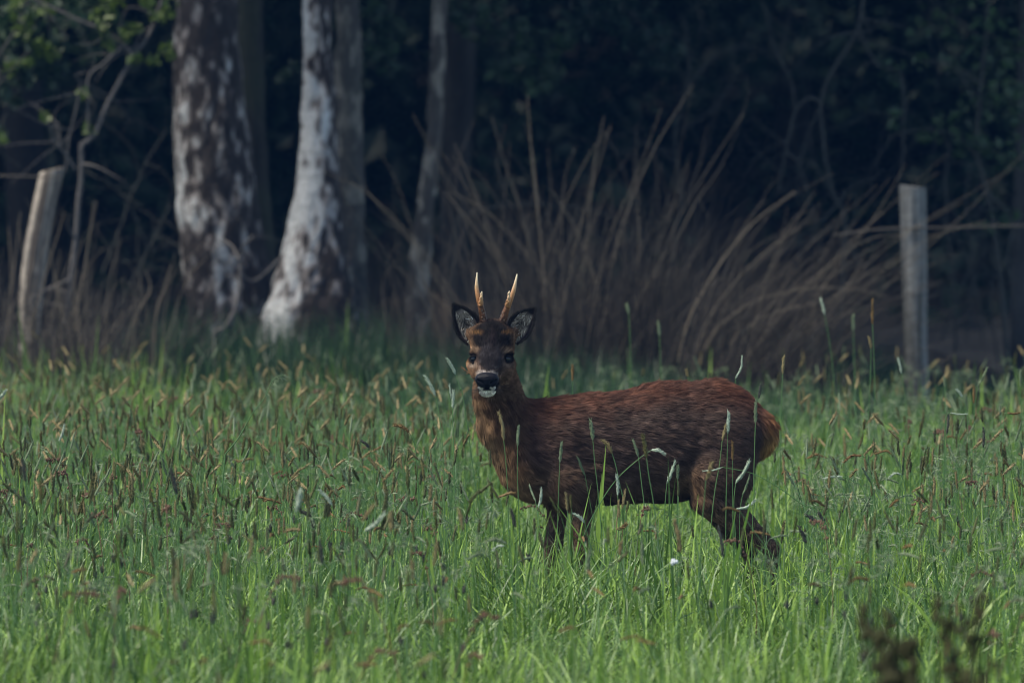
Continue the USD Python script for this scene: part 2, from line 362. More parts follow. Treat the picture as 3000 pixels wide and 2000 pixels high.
# pixel rows: (y, left, right)
BIRCHES = {}
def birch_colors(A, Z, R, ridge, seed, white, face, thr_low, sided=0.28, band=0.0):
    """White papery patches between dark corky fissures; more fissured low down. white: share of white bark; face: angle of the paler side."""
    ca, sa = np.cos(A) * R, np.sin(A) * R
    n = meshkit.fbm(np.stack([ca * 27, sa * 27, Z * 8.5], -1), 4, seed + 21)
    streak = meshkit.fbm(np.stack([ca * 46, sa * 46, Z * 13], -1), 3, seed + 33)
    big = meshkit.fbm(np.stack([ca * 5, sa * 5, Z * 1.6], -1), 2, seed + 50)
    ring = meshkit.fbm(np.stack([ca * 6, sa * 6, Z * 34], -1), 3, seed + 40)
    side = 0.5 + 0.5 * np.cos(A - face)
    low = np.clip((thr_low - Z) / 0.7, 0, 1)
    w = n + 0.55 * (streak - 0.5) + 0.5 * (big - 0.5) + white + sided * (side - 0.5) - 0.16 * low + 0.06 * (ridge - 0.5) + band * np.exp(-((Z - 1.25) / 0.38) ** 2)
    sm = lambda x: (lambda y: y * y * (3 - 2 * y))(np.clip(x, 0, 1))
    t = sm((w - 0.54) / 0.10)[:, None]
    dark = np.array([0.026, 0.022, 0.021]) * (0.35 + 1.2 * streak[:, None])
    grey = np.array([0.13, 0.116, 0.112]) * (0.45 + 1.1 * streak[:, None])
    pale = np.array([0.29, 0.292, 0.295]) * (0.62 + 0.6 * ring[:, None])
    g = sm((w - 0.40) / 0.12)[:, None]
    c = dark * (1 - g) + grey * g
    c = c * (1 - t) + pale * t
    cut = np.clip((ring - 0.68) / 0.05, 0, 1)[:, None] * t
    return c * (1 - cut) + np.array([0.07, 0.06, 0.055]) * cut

tb = thing('birch_tree', 'broad old birch with rugged grey bark and pale patches, beside the white birch', 'tree', at(675, 1310, 39.5) * [1, 1, 0])
m_, A, Z, R, rg, spine, rs = trunk_mesh([(0, 520, 690), (150, 510, 695), (300, 513, 712), (450, 515, 735), (600, 524, 752), (750, 545, 775), (900, 562, 800), (1000, 545, 830)], 39.5, 9.0, 5, 0.040)
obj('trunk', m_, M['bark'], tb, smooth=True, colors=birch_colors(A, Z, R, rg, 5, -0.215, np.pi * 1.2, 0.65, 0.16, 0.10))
limbs(tb, spine, rs, 31, 3.6, 6, 2.2, M['twig'])
obj('crown', crown_leaves(np.array([-1.4, 39.5, 7.0]), 3.4, 9000, 0.20, np.random.default_rng(51), lo=3.2), M['leaf_mid'], tb)

tw = thing('birch_tree', 'white-barked birch leaning slightly, brightest trunk at the edge of the wood', 'tree', at(905, 1310, 39.0) * [1, 1, 0])
m_, A, Z, R, rg, spine, rs = trunk_mesh([(0, 890, 972), (150, 890, 972), (300, 887, 985), (450, 880, 990), (550, 868, 995), (650, 850, 1000), (750, 830, 1012), (850, 803, 1030), (960, 775, 1055), (1040, 760, 1070)], 39.0, 9.5, 8, 0.028)
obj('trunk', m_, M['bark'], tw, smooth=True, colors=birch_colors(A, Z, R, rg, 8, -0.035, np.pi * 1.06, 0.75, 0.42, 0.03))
limbs(tw, spine, rs, 32, 3.8, 6, 2.0, M['twig'])
obj('crown', crown_leaves(np.array([-0.6, 39.2, 7.4]), 3.2, 9000, 0.20, np.random.default_rng(52), lo=3.4), M['leaf_mid'], tw)

def dark_tree(label, rows, Y, top_z, seed, tone, crown, count, plates=0.014, moss=0.0, lichen=0.0, name='woodland_tree', crown_lo=3.0, sides=40):
    t = thing(name, label, 'tree', np.array([(rows[-1][1] + rows[-1][2] - 3000) / 2 / FPX * Y, Y, 0]))
    m_, A, Z, R, rg, spine, rs = trunk_mesh(rows, Y, top_z, seed, plates, sides=sides)
    n = meshkit.fbm(np.stack([np.cos(A) * R * 12, np.sin(A) * R * 12, Z * 3], -1), 4, seed)[:, None]
    c = np.array(tone) * 0.55 * (0.3 + 1.4 * n)
    if lichen:
        n2 = meshkit.fbm(np.stack([np.cos(A) * R * 24, np.sin(A) * R * 24, Z * 7], -1), 4, seed + 2)[:, None]
        k = np.clip((n2 - 0.52) / 0.08, 0, 1) * lichen
        c = c * (1 - k) + np.array([0.30, 0.275, 0.235]) * k
    if moss:
        k = np.clip((n - 0.45) / 0.1, 0, 1) * moss
        c = c * (1 - k) + np.array([0.026, 0.029, 0.018]) * k
    obj('trunk', m_, M['bark'], t, smooth=True, colors=c)
    limbs(t, spine, rs, seed + 60, 3.4, 5, 2.2, M['twig_green'])
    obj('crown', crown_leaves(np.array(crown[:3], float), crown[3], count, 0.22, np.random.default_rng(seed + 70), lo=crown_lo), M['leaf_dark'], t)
    return t, spine, rs

dark_tree('dark mossy trunk close behind the rugged old birch', [(0, 690, 770), (300, 690, 775), (600, 690, 790), (900, 700, 820), (1000, 690, 830)], 41.0, 9, 12, (0.045, 0.042, 0.038), (-1.2, 41.5, 6.8, 3.0), 3000, moss=0.7)
dark_tree('shaded grey trunk pressed against the far side of the white birch', [(0, 985, 1050), (300, 978, 1060), (600, 975, 1062), (900, 965, 1065), (1000, 955, 1075)], 40.2, 9, 14, (0.085, 0.08, 0.076), (-0.4, 41.2, 6.9, 3.0), 3000, 0.034, moss=0.25, lichen=0.35)
dark_tree('slender pale-grey leaning trunk standing alone behind the antlers of the deer', [(200, 1262, 1302), (400, 1250, 1292), (600, 1228, 1272), (750, 1205, 1258), (900, 1190, 1255), (1000, 1180, 1262)], 41.5, 7.5, 15, (0.12, 0.108, 0.097), (-0.2, 42.5, 6.6, 2.6), 2400, 0.022, lichen=0.6)
dark_tree('blackish trunk behind the slender leaning trunk', [(0, 1300, 1395), (300, 1300, 1390), (600, 1290, 1370), (1000, 1285, 1375)], 46.0, 9, 16, (0.035, 0.034, 0.034), (-0.6, 46.5, 6.8, 3.2), 3000)
dark_tree('thin dim trunk cut by the picture edge beyond the upright fence post', [(0, 2990, 3060), (500, 2975, 3040), (800, 2965, 3035), (1000, 2960, 3045)], 41.5, 8, 18, (0.07, 0.068, 0.066), (3.4, 42.0, 6.6, 3.0), 3000)

# trees deeper in the wood, mostly lost in the dark; their crowns close the canopy over it
deep = [(-9.5, 44, 0.16), (-6.2, 42.5, 0.13), (-4.2, 46, 0.12), (-2.9, 50, 0.14), (1.9, 52, 0.13), (4.4, 44.5, 0.13), (6.6, 43, 0.15), (9.5, 45, 0.16), (-7.8, 50, 0.16), (5.6, 51, 0.14), (0.2, 55, 0.16), (-5.0, 55, 0.16), (3.8, 57, 0.16)]
where = ['far out beyond the leaning post', 'beyond the leaning post', 'in the gap between leaning post and rugged birch', 'deep in the gap beside the rugged birch', 'deep behind the tall dead grass', 'behind the upright fence post', 'beyond the upright fence post', 'far out beyond the upright fence post', 'deep and far beyond the leaning post', 'deep behind the upright fence post', 'at the very back of the pale opening', 'at the very back behind the rugged birch', 'at the very back above the fence wire']
for k, ((x, y, r), w) in enumerate(zip(deep, where)):
    rng = np.random.default_rng(200 + k)
    gz = float(ground_height(np.array([x]), np.array([y]))[0])
    t = thing('woodland_tree', f'dark woodland tree trunk {w}', 'tree', (x, y, gz))
    zz = np.linspace(gz - 0.2, 9.5, 40)
    sp = np.stack([x + 0.12 * np.sin(zz * 0.6 + k), y + 0 * zz, zz], -1)
    rr = r * np.interp(zz, [0, 0.6, 9.5], [1.35, 1, 0.25])
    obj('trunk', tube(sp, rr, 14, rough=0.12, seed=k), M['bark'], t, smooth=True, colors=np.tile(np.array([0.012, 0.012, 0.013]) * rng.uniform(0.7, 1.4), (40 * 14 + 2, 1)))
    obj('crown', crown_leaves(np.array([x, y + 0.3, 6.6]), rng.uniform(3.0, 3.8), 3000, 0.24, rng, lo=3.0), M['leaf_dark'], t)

# the mass of undergrowth and foliage that closes the wood off
def leaf_clump(rng, n, rad, size):
    c = unit(rng.normal(size=(n, 3))) * rad * rng.uniform(0.2, 1, (n, 1)) ** 0.5
    return leaf_cloud(c, size, rng)
rng = np.random.default_rng(90)
protos = [leaf_clump(rng, 40, 0.42, 0.13) for _ in range(6)]
NW = 17000
wy = 50 + 28 * rng.uniform(0, 1, NW) ** 0.8
wx = rng.uniform(-1, 1, NW) * (9 + 0.13 * (wy - 50))
gz = ground_height(wx, wy)
wz = gz + 0.15 + (11.5 - gz) * rng.uniform(0, 1, NW) ** 1.15
low = wz < gz + 1.5
keep = ~(low & (np.abs(wx - 0.6) < 1.6) & (wy < 66) & (rng.uniform(size=NW) < 0.55))
tw_ = (wz > 4) | (rng.uniform(size=NW) < 0.85)
keep &= tw_
wx, wy, wz = wx[keep], wy[keep], wz[keep]
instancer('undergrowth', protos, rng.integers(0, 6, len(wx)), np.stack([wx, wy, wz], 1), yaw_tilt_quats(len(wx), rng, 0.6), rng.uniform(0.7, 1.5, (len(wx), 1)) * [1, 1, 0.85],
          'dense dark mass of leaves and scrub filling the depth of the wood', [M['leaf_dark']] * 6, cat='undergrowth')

# ------------------------------------------------------------------ fence posts and wire
def fence_post(rows, Y, label, seed, tones, top_cut=0.0):
    t = thing('fence_post', label, 'fence post', np.array([(rows[-1][1] + rows[-1][2] - 3000) / 2 / FPX * Y, Y, 0]))
    zs = np.array([at(0, r[0], Y)[2] for r in rows])[::-1]
    cx = np.array([((r[1] + r[2]) / 2 - 1500) / FPX * Y for r in rows])[::-1]
    rad = np.array([(r[2] - r[1]) / 2 / FPX * Y for r in rows])[::-1]
    k = (cx[1] - cx[0]) / (zs[1] - zs[0])
    z = np.concatenate([np.linspace(-0.1, zs[-1] - 0.006, 110), [zs[-1] - 0.002, zs[-1]]])
    c = np.interp(z, zs, cx); c[z < zs[0]] = cx[0] + k * (z[z < zs[0]] - zs[0])
    r = np.interp(z, zs, rad)
    S = 48
    a = np.linspace(0, 2 * np.pi, S, endpoint=False)
    A, Z = np.meshgrid(a, z); Rr = r[:, None] + 0 * A
    Rr[-2] *= 0.97; Rr[-1] *= 0.90
    q = np.stack([np.cos(A) * 6, np.sin(A) * 6, Z * 1.1], -1)
    n = meshkit.fbm(q, 4, seed)
    crack = np.clip((np.abs(meshkit.noise(np.stack([np.cos(A) * 4, np.sin(A) * 4, Z * 0.5], -1), seed + 3) - 0.5)) / 0.03, 0, 1)
    Rr = Rr * (1 + 0.10 * (n - 0.5)) - 0.011 * (1 - crack)
    v = np.stack([c[:, None] + np.cos(A) * Rr, Y + np.sin(A) * Rr, Z + 0.012 * (Z > zs[-1] - 0.008) * np.cos(A) * top_cut], -1).reshape(-1, 3)
    i, j = np.meshgrid(np.arange(len(z) - 1), np.arange(S), indexing='ij')
    qd = np.stack([i * S + j, i * S + (j + 1) % S, (i + 1) * S + (j + 1) % S, (i + 1) * S + j], -1).reshape(-1, 4)
    f = np.vstack([qd[:, [0, 1, 2]], qd[:, [0, 2, 3]]])
    v = np.vstack([v, [c[-1], Y, zs[-1] + 0.001]])
    kk = np.arange(S)
    f = np.vstack([f, np.stack([np.full(S, len(v) - 1), (len(z) - 1) * S + kk, (len(z) - 1) * S + (kk + 1) % S], 1)])
    pale, dark = np.array(tones[0]), np.array(tones[1])
    n2 = meshkit.fbm(np.stack([np.cos(A) * 3, np.sin(A) * 3, Z * 2.0], -1), 4, seed + 8)
    w = np.clip((n * 0.6 + n2 * 0.9 - 0.58) / 0.28, 0, 1)[..., None] * (0.35 + 0.65 * crack[..., None])
    col = (dark + (pale - dark) * w).reshape(-1, 3)
    col = np.vstack([col, dark * 1.3])
    p = obj('stake', (v, f), M['post'], t, smooth=True, colors=col)
    return t
fence_post([(497, 118, 186), (600, 96, 165), (700, 76, 148), (800, 62, 134), (900, 57, 122), (985, 58, 112)], 38.6, 'weathered wooden fence post leaning to one side among dry grass', 3,
           ((0.27, 0.235, 0.20), (0.045, 0.036, 0.03)), 1.0)
rp = fence_post([(546, 2635, 2712), (700, 2640, 2714), (850, 2644, 2716), (1000, 2648, 2716), (1130, 2655, 2720)], 37.6, 'upright grey wooden fence post at the dark wood edge', 6,
           ((0.125, 0.125, 0.123), (0.028, 0.029, 0.024)), -0.5)
for px, py in ((2680, 668), (2676, 862)):
    p = at(px, py, 37.6) + [0, -0.062, 0]
    obj('staple', tube(smooth_path([p + [-0.008, 0.012, 0.005], p + [-0.008, -0.004, 0.004], p + [0.008, -0.004, -0.004], p + [0.008, 0.012, -0.005]], 9), 0.002, 5), M['wire'], rp)
Yw = 37.54
w1 = smooth_path([at(2440, 690, Yw), at(2560, 673, Yw), at(2680, 668, Yw - 0.01), at(2800, 666, Yw), at(2960, 662, Yw), at(3160, 664, Yw)], 40)
tag(obj('fence_wire', tube(w1, 0.0042, 6), M['wire'], smooth=True), 'rusty fence wire running past the upright grey post', 'wire')
w2 = smooth_path([at(-160, 512, 38.5), at(0, 515, 38.5), at(90, 517, 38.5), at(180, 520, 38.5)], 24)
tag(obj('fence_wire', tube(w2, 0.0035, 6), M['wire'], smooth=True), 'thin fence wire held by the leaning post', 'wire')

# ------------------------------------------------------------------ saplings, bare shrubs, hanging boughs
def branchy(name, label, cat, Y, stems, mat, leaf_mat=None, clusters=(), leaf_size=0.05, seed=0, twigs=0, group=None, twig_len=0.35, trunk_name='trunk'):
    """stems: list of (px path, r0 mm, r1 mm); the first is the main stem. clusters: (px, py, radius px, count)."""
    rng = np.random.default_rng(seed)
    base = stems[0][0][0]
    t = thing(name, label, cat, np.array([(base[0] - 1500) / FPX * Y, Y, 0.0]), group=group)
    tw = []
    for k, (path, r0, r1) in enumerate(stems):
        dy = 0.0 if k == 0 else rng.uniform(-0.12, 0.12)
        pts = [at(px, py, Y) for px, py in path]
        if k == 0:
            pts.insert(0, np.array([pts[0][0], Y, -0.05]))
        for i, p in enumerate(pts):
            if k: p[1] += dy * i / max(len(pts) - 1, 1)
        n = 10 + 6 * len(pts)
        sp = smooth_path(pts, n)
        sp[:, [0, 2]] += 0.006 * np.stack([meshkit.noise(np.stack([sp[:, 2] * 9, sp[:, 0] * 9, 0 * sp[:, 0] + k], -1), seed + s) - 0.5 for s in (0, 1)], 1) * 2
        obj(trunk_name if k == 0 else 'branch', tube(sp, np.linspace(r0, r1, n) / 1000, 8, rough=0.12, seed=seed + k), mat, t, smooth=True)
        for _ in range(twigs):
            i = rng.integers(n // 3, n - 1)
            d = unit(sp[min(i + 1, n - 1)] - sp[i - 1] + rng.normal(0, 0.6, 3) * [1, 0.6, 1])
            l = twig_len * rng.uniform(0.4, 1.1)
            q = [sp[i], sp[i] + d * l * 0.5 + rng.normal(0, 0.02, 3), sp[i] + d * l + [0, 0, -0.03] + rng.normal(0, 0.05, 3)]
            tw.append(tube(smooth_path(q, 7), np.linspace(max(r1 * 0.7, 1.6), 0.9, 7) / 1000, 5))
    if tw:
        obj('twigs', join(tw), mat, t, kind='stuff')
    if clusters:
        cs = []
        for px, py, rp, cnt in clusters:
            c = at(px, py, Y); rr = rp / FPX * Y
            cs.append(c + unit(rng.normal(size=(cnt, 3))) * rr * rng.uniform(0, 1, (cnt, 1)) ** 0.5 * [1, 1.3, 0.9])
        obj('crown', leaf_cloud(np.vstack(cs), leaf_size, rng), leaf_mat, t)
    return t

branchy('sapling', 'thin grey sapling with a kinked stem and fresh leaves beside the leaning post', 'sapling', 38.2,
        [([(185, 1010), (200, 900), (222, 700), (235, 520), (236, 425)], 13, 11),
         ([(236, 425), (275, 392), (320, 300), (365, 215), (395, 165), (450, 70), (480, -20), (520, -160)], 11, 6),
         ([(222, 500), (190, 450), (150, 405)], 6, 4),
         ([(258, 400), (258, 320), (262, 225), (300, 190), (345, 150), (365, 130)], 6, 4),
         ([(385, 170), (370, 140), (330, 105), (270, 75), (150, 22), (40, -40)], 7, 5),
         ([(190, 500), (205, 400), (228, 300), (240, 250)], 5, 3)],
        M['twig'], M['leaf_fresh'], [(400, 178, 22, 16), (440, 180, 26, 16), (495, 140, 26, 18), (500, 160, 18, 8), (395, 80, 26, 18), (372, 105, 22, 14), (330, 130, 26, 12), (300, 48, 34, 22),
         (300, 90, 26, 14), (245, 275, 20, 10), (260, 378, 22, 10), (455, 50, 36, 16), (330, 5, 44, 26), (500, -5, 40, 20), (130, 340, 18, 6), (480, 42, 28, 12), (430, 10, 22, 10)], 0.042, 301, twigs=5)
branchy('leafy_shrub', 'leafy green shrub filling the top corner above the leaning post', 'shrub', 38.9,
        [([(-60, 1000), (-50, 600), (-20, 300), (40, 100), (80, -120)], 20, 9), ([(-20, 300), (60, 200), (130, 120), (160, 20)], 9, 4), ([(-35, 420), (20, 330), (50, 250)], 8, 4), ([(60, 60), (160, 30), (240, 60)], 6, 3)],
        M['twig_green'], M['leaf_mid'], [(60, 40, 90, 130), (130, 120, 70, 90), (60, 190, 70, 80), (120, 160, 50, 55), (20, 280, 50, 45), (200, 40, 70, 60), (170, 200, 45, 25), (80, 230, 40, 24), (5, 390, 22, 12), (230, 130, 40, 22), (30, 110, 60, 60), (160, 240, 30, 10), (-30, 150, 100, 120)], 0.055, 302, twigs=3)
branchy('leafy_shrub', 'sunnier sprays of yellow-green leaves in front of the corner shrub', 'shrub', 38.4,
        [([(-110, 1000), (-90, 600), (-30, 240), (60, 60), (110, -80)], 12, 5), ([(-45, 300), (20, 220), (90, 150)], 6, 3)],
        M['twig_green'], M['leaf_fresh'], [(70, 90, 45, 22), (120, 140, 40, 24), (145, 160, 26, 14), (70, 180, 30, 14), (60, 20, 50, 22), (30, 200, 30, 12), (130, 40, 30, 12), (125, 8, 40, 14), (3, 405, 16, 5)], 0.05, 303)
branchy('bare_shrub', 'pale forked dead stem standing in front of the rugged birch', 'shrub', 38.0,
        [([(620, 1010), (660, 960), (690, 900), (705, 820), (702, 760)], 11, 8), ([(702, 760), (680, 725), (645, 700)], 8, 4), ([(702, 790), (740, 820), (800, 775), (830, 745)], 5, 3), ([(700, 770), (715, 720), (745, 690)], 5, 3)],
        M['twig'], seed=304, twigs=2, twig_len=0.2)
branchy('bare_shrub', 'tangle of thin dark twigs between the leaning post and the rugged birch', 'shrub', 40.0,
        [([(400, 1000), (410, 850), (425, 760), (462, 690)], 6, 3), ([(462, 690), (520, 720), (560, 735)], 4, 2.5), ([(440, 740), (400, 640), (350, 560), (300, 520)], 5, 3), ([(300, 800), (360, 640), (430, 480), (490, 380)], 5, 3), ([(350, 900), (440, 720), (500, 600)], 5, 3)],
        M['twig_green'], seed=305, twigs=7, twig_len=0.4)
branchy('bare_shrub', 'bare shrub of kinked grey branches between the dead grass and the upright post', 'shrub', 39.8,
        [([(2440, 1050), (2470, 800), (2475, 640), (2430, 540), (2405, 330), (2420, 240)], 15, 8), ([(2420, 240), (2480, 140), (2515, 80), (2535, -20)], 9, 8), ([(2410, 300), (2370, 290), (2330, 330), (2305, 440), (2280, 560)], 9, 5),
         ([(2515, 75), (2540, 140), (2580, 195), (2640, 215), (2645, 330), (2640, 520)], 8, 5), ([(2305, 440), (2340, 480), (2375, 570)], 6, 4), ([(2430, 540), (2370, 470)], 5, 3), ([(2330, 330), (2310, 220), (2260, 110), (2240, 20)], 6, 4),
         ([(2475, 640), (2380, 700), (2260, 750)], 6, 3), ([(2470, 560), (2560, 520), (2570, 515)], 4, 3), ([(2480, 690), (2530, 780), (2570, 860)], 6, 4), ([(2480, 560), (2430, 620), (2350, 690), (2210, 760)], 6, 3)],
        M['twig_green'], seed=306, twigs=5, twig_len=0.4)
branchy('leafy_shrub', 'dim leafy shrub reaching over the upright grey post', 'shrub', 39.2,
        [([(2950, 1080), (2930, 800), (2900, 600), (2860, 420), (2880, 200), (2900, -60)], 16, 8), ([(2870, 470), (2800, 400), (2700, 380), (2600, 400)], 8, 4), ([(2900, 600), (2880, 560), (2960, 640), (2950, 790), (2990, 830)], 8, 5), ([(2880, 250), (2780, 190), (2690, 180)], 7, 3), ([(2890, 120), (2800, 60), (2720, 30)], 6, 3)],
        M['twig_green'], M['leaf_mid'], [(2860, 60, 110, 60), (2950, 150, 110, 70), (2800, 180, 70, 26), (2900, 300, 100, 60), (2780, 380, 60, 26), (2720, 400, 40, 14), (2860, 420, 70, 36), (2960, 450, 70, 36), (2620, 210, 50, 12), (2680, 180, 40, 10), (2620, 360, 40, 10), (2800, 440, 40, 14), (2940, 640, 60, 16), (2890, 660, 40, 10), (2700, 60, 60, 14), (2980, 300, 80, 50)], 0.05, 307, twigs=6)
branchy('bare_shrub', 'thicket of thin upright stems in shadow beyond the upright post', 'shrub', 40.6,
        [([(2800, 1080), (2790, 800), (2770, 600), (2780, 420)], 9, 5), ([(2830, 1000), (2850, 800), (2830, 600), (2840, 480)], 7, 4), ([(2880, 1000), (2860, 850), (2800, 700), (2740, 620)], 6, 3), ([(2760, 1000), (2810, 850), (2880, 740), (2960, 700)], 6, 3), ([(2720, 870), (2780, 850), (2830, 880)], 4, 3), ([(2740, 950), (2780, 930), (2800, 900)], 4, 2), ([(2930, 1060), (2900, 900), (2920, 760)], 6, 3)],
        M['twig_green'], seed=308, twigs=7, twig_len=0.5)
branchy('bare_shrub', 'dark crooked branches low in the wood above the dead grass', 'shrub', 43.0,
        [([(1980, 1050), (1960, 800), (2000, 600), (1980, 400), (2020, 200), (2000, 40)], 12, 6), ([(1985, 480), (1900, 420), (1820, 450), (1760, 380)], 7, 4), ([(2010, 260), (2100, 160), (2200, 130)], 7, 4), ([(1990, 380), (2080, 330), (2150, 220)], 6, 4), ([(1965, 760), (1900, 700), (1840, 560)], 6, 3)],
        M['twig_green'], seed=309, twigs=8, twig_len=0.6)
branchy('bare_shrub', 'curved fallen bough arching over the earth bank', 'branch', 43.0,
        [([(1330, 700), (1400, 622), (1520, 596), (1640, 600), (1760, 620), (1880, 690)], 14, 6), ([(1520, 596), (1470, 520), (1440, 430)], 6, 3), ([(1640, 600), (1700, 660), (1790, 720)], 7, 4)],
        M['twig_green'], seed=310, twigs=5, twig_len=0.4, trunk_name='bough')
for k, (pts, cl, lab) in enumerate([
        ([(1010, -60), (1060, 40), (1120, 90), (1180, 150)], [(1000, 30, 60, 50), (1090, 60, 70, 70), (1150, 110, 60, 46), (1080, 170, 50, 24), (1140, 200, 34, 12), (860, 200, 30, 10), (840, 230, 26, 8)], 'dim green bough hanging just past the white birch'),
        ([(1340, -60), (1420, 40), (1520, 110), (1600, 190)], [(1330, 20, 80, 60), (1420, 60, 90, 80), (1520, 130, 90, 80), (1600, 210, 60, 50), (1560, 240, 50, 24), (1480, 210, 50, 24), (1640, 120, 60, 36)], 'dim green bough hanging over the deer'),
        ([(1800, -80), (1850, 40), (1930, 110), (2000, 160)], [(1760, 20, 90, 60), (1880, 70, 90, 70), (1960, 150, 70, 36), (1700, 60, 60, 36), (1950, 180, 50, 16)], 'dim green bough hanging over the tall dead grass'),
        ([(300, -80), (330, 60), (300, 160)], [(260, 20, 80, 60), (330, 80, 60, 40), (280, 150, 50, 24)], 'dim green bough behind the kinked sapling')]):
    Y = 41.2 + 0.4 * k
    rng = np.random.default_rng(330 + k)
    t = thing('hanging_bough', lab, 'branch', at(pts[0][0], pts[0][1], Y))
    sp = smooth_path([at(pts[0][0] - 40, -700, Y)] + [at(a, b, Y) for a, b in pts], 26)
    obj('stem', tube(sp, np.linspace(16, 4, 26) / 1000, 7), M['twig_green'], t, smooth=True)
    cs = [at(px, py, Y) + unit(rng.normal(size=(c, 3))) * rp / FPX * Y * rng.uniform(0, 1, (c, 1)) ** 0.5 for px, py, rp, c in cl]
    obj('leaves', leaf_cloud(np.vstack(cs), 0.06, rng), M['leaf_mid'] if k != 2 else M['leaf_dark'], t)

# ------------------------------------------------------------------ tall dead grass tussocks
def dry_blade(base, tip, sag, width, rng, n=7):
    mid = (base + tip) / 2 + sag
    p = smooth_path([base, mid, tip], n)
    w = width * np.linspace(1, 0.25, n)
    s = unit(np.array([rng.normal(), rng.normal() * 0.6, 0.1 * rng.normal()]))
    v = np.concatenate([p - s * w[:, None] / 2, p + s * w[:, None] / 2])
    i = np.arange(n - 1)
    f = np.concatenate([np.stack([i, i + n, i + n + 1], 1), np.stack([i, i + n + 1, i + 1], 1)])
    return v, f

def tussock(label, base_px, spread_px, Y, fans, n_stems, n_blades, seed, blade_h=(0.45, 1.3), named=()):
    """fans: (mean lean in metres across per metre up, sd). named: px paths of single stems that stand out."""
    rng = np.random.default_rng(seed)
    bx = (base_px - 1500) / FPX * Y; sp = spread_px / FPX * Y
    t = thing('dead_grass_tussock', label, 'dead grass', (bx, Y, 0))
    for path in named:
        pts = [at(px, py, Y - 0.1) for px, py in path]
        b = pts[0].copy(); b[2] = 0.0; b[0] += (pts[0][0] - pts[1][0]) * 0.5
        obj('dry_stem', tube(smooth_path([b] + pts, 18), np.linspace(6.5, 1.8, 18) / 1000, 5), M['straw'], t, smooth=True)
    for k in range(int(n_stems * 1.5)):
        m, sd = fans[k % len(fans)]
        b = np.array([bx + rng.normal(0, sp * 0.5), Y + rng.normal(0, 0.18), 0.0])
        h = rng.uniform(0.72, 1.32) * blade_h[1]; lean = rng.normal(m, sd)
        tip = b + [lean * h, rng.normal(0, 0.12), h * (1 - 0.16 * abs(lean))]
        c = (b + tip) / 2 + [-lean * 0.10 * h, 0, 0.05 * h]
        kn = rng.normal(0, 0.03, 3); q3 = b + (tip - b) * 0.78 + [-lean * 0.05 * h, 0, 0.03 * h] + kn
        tip = tip + (rng.uniform(size=3) < 0.5) * rng.normal(0, 0.06, 3) - [0, 0, 0.08 * h * (rng.uniform() < 0.3)]
        obj('dry_stem', tube(smooth_path([b, c + rng.normal(0, 0.02, 3), q3, tip], 12), np.linspace(rng.uniform(1.6, 3.6), 0.8, 12) / 1000, 5), M['straw'], t, smooth=True)
    bl = []
    for k in range(int(n_blades * 1.35)):
        m, sd = fans[k % len(fans)]
        b = np.array([bx + rng.normal(0, sp * 0.6), Y + rng.normal(0, 0.25), 0.0])
        h = rng.uniform(*blade_h); lean = rng.normal(m * 1.15, sd * 1.35)
        tip = b + [lean * h, rng.normal(0, 0.18), h * (1 - 0.22 * abs(lean))]
        bl.append(dry_blade(b, tip, np.array([-lean * 0.14 * h, 0, 0.10 * h]) + rng.normal(0, 0.035, 3), rng.uniform(0.003, 0.0085), rng))
    obj('dry_blades', join(bl), M['old_straw'], t, kind='stuff')
tussock('tall fan of dead grass rising behind the head and neck of the deer', 1590, 190, 37.4, [(-0.28, 0.16), (0.05, 0.12), (-0.05, 0.3)], 30, 520, 401,
        named=[[(1630, 950), (1580, 800), (1520, 600), (1480, 480), (1440, 340)], [(1600, 980), (1590, 760), (1560, 480), (1545, 280)], [(1560, 950), (1470, 780), (1390, 560), (1330, 420)], [(1650, 980), (1600, 820), (1450, 640), (1320, 560)], [(1500, 940), (1470, 790), (1400, 680), (1300, 560)]])
tussock('tall fan of dead grass rising in the middle above the back of the deer', 1850, 200, 37.8, [(0.35, 0.16), (0.15, 0.15), (-0.12, 0.2)], 32, 560, 402,
        named=[[(1770, 980), (1790, 800), (1830, 640), (1920, 430), (2030, 250)], [(1760, 900), (1700, 700), (1620, 560)], [(1880, 980), (1930, 780), (2010, 600), (2180, 330)], [(1700, 980), (1720, 700), (1740, 500), (1770, 340)]])
tussock('dead grass bowed over sideways towards the upright grey post', 2080, 190, 37.2, [(0.55, 0.16), (0.35, 0.16), (0.75, 0.14)], 30, 640, 403, (0.4, 1.15),
        named=[[(2060, 1030), (2180, 900), (2330, 850), (2480, 845), (2600, 870)], [(2050, 1000), (2150, 830), (2290, 700), (2400, 640)], [(2000, 1000), (2080, 820), (2200, 660), (2330, 560)], [(2120, 1040), (2240, 930), (2380, 890), (2470, 880)]])
tussock('low dead grass in shade in front of the upright grey post', 2340, 150, 37.0, [(0.3, 0.3), (-0.2, 0.3)], 10, 240, 404, (0.25, 0.6))
tussock('thin dead grass between the sapling and the rugged birch', 400, 180, 37.6, [(0.28, 0.15), (0.05, 0.15)], 12, 200, 405, (0.3, 0.85),
        named=[[(215, 1000), (235, 860), (262, 700), (282, 590)], [(250, 990), (255, 760), (275, 590)], [(310, 960), (320, 830), (355, 700)], [(395, 960), (440, 850), (425, 790)], [(455, 950), (480, 850), (500, 780)]])
tussock('sparse dead grass crowding the foot of the leaning post', 70, 170, 37.6, [(0.1, 0.18), (0.3, 0.15), (-0.1, 0.15)], 14, 280, 406, (0.35, 0.9),
        named=[[(90, 1000), (130, 820), (190, 620)], [(20, 1000), (40, 800), (60, 620)], [(140, 1010), (170, 860), (210, 740)]])
tussock('straw-coloured tuft standing beside the sapling stem', 225, 70, 37.0, [(0.06, 0.12)], 12, 150, 407, (0.3, 0.75))
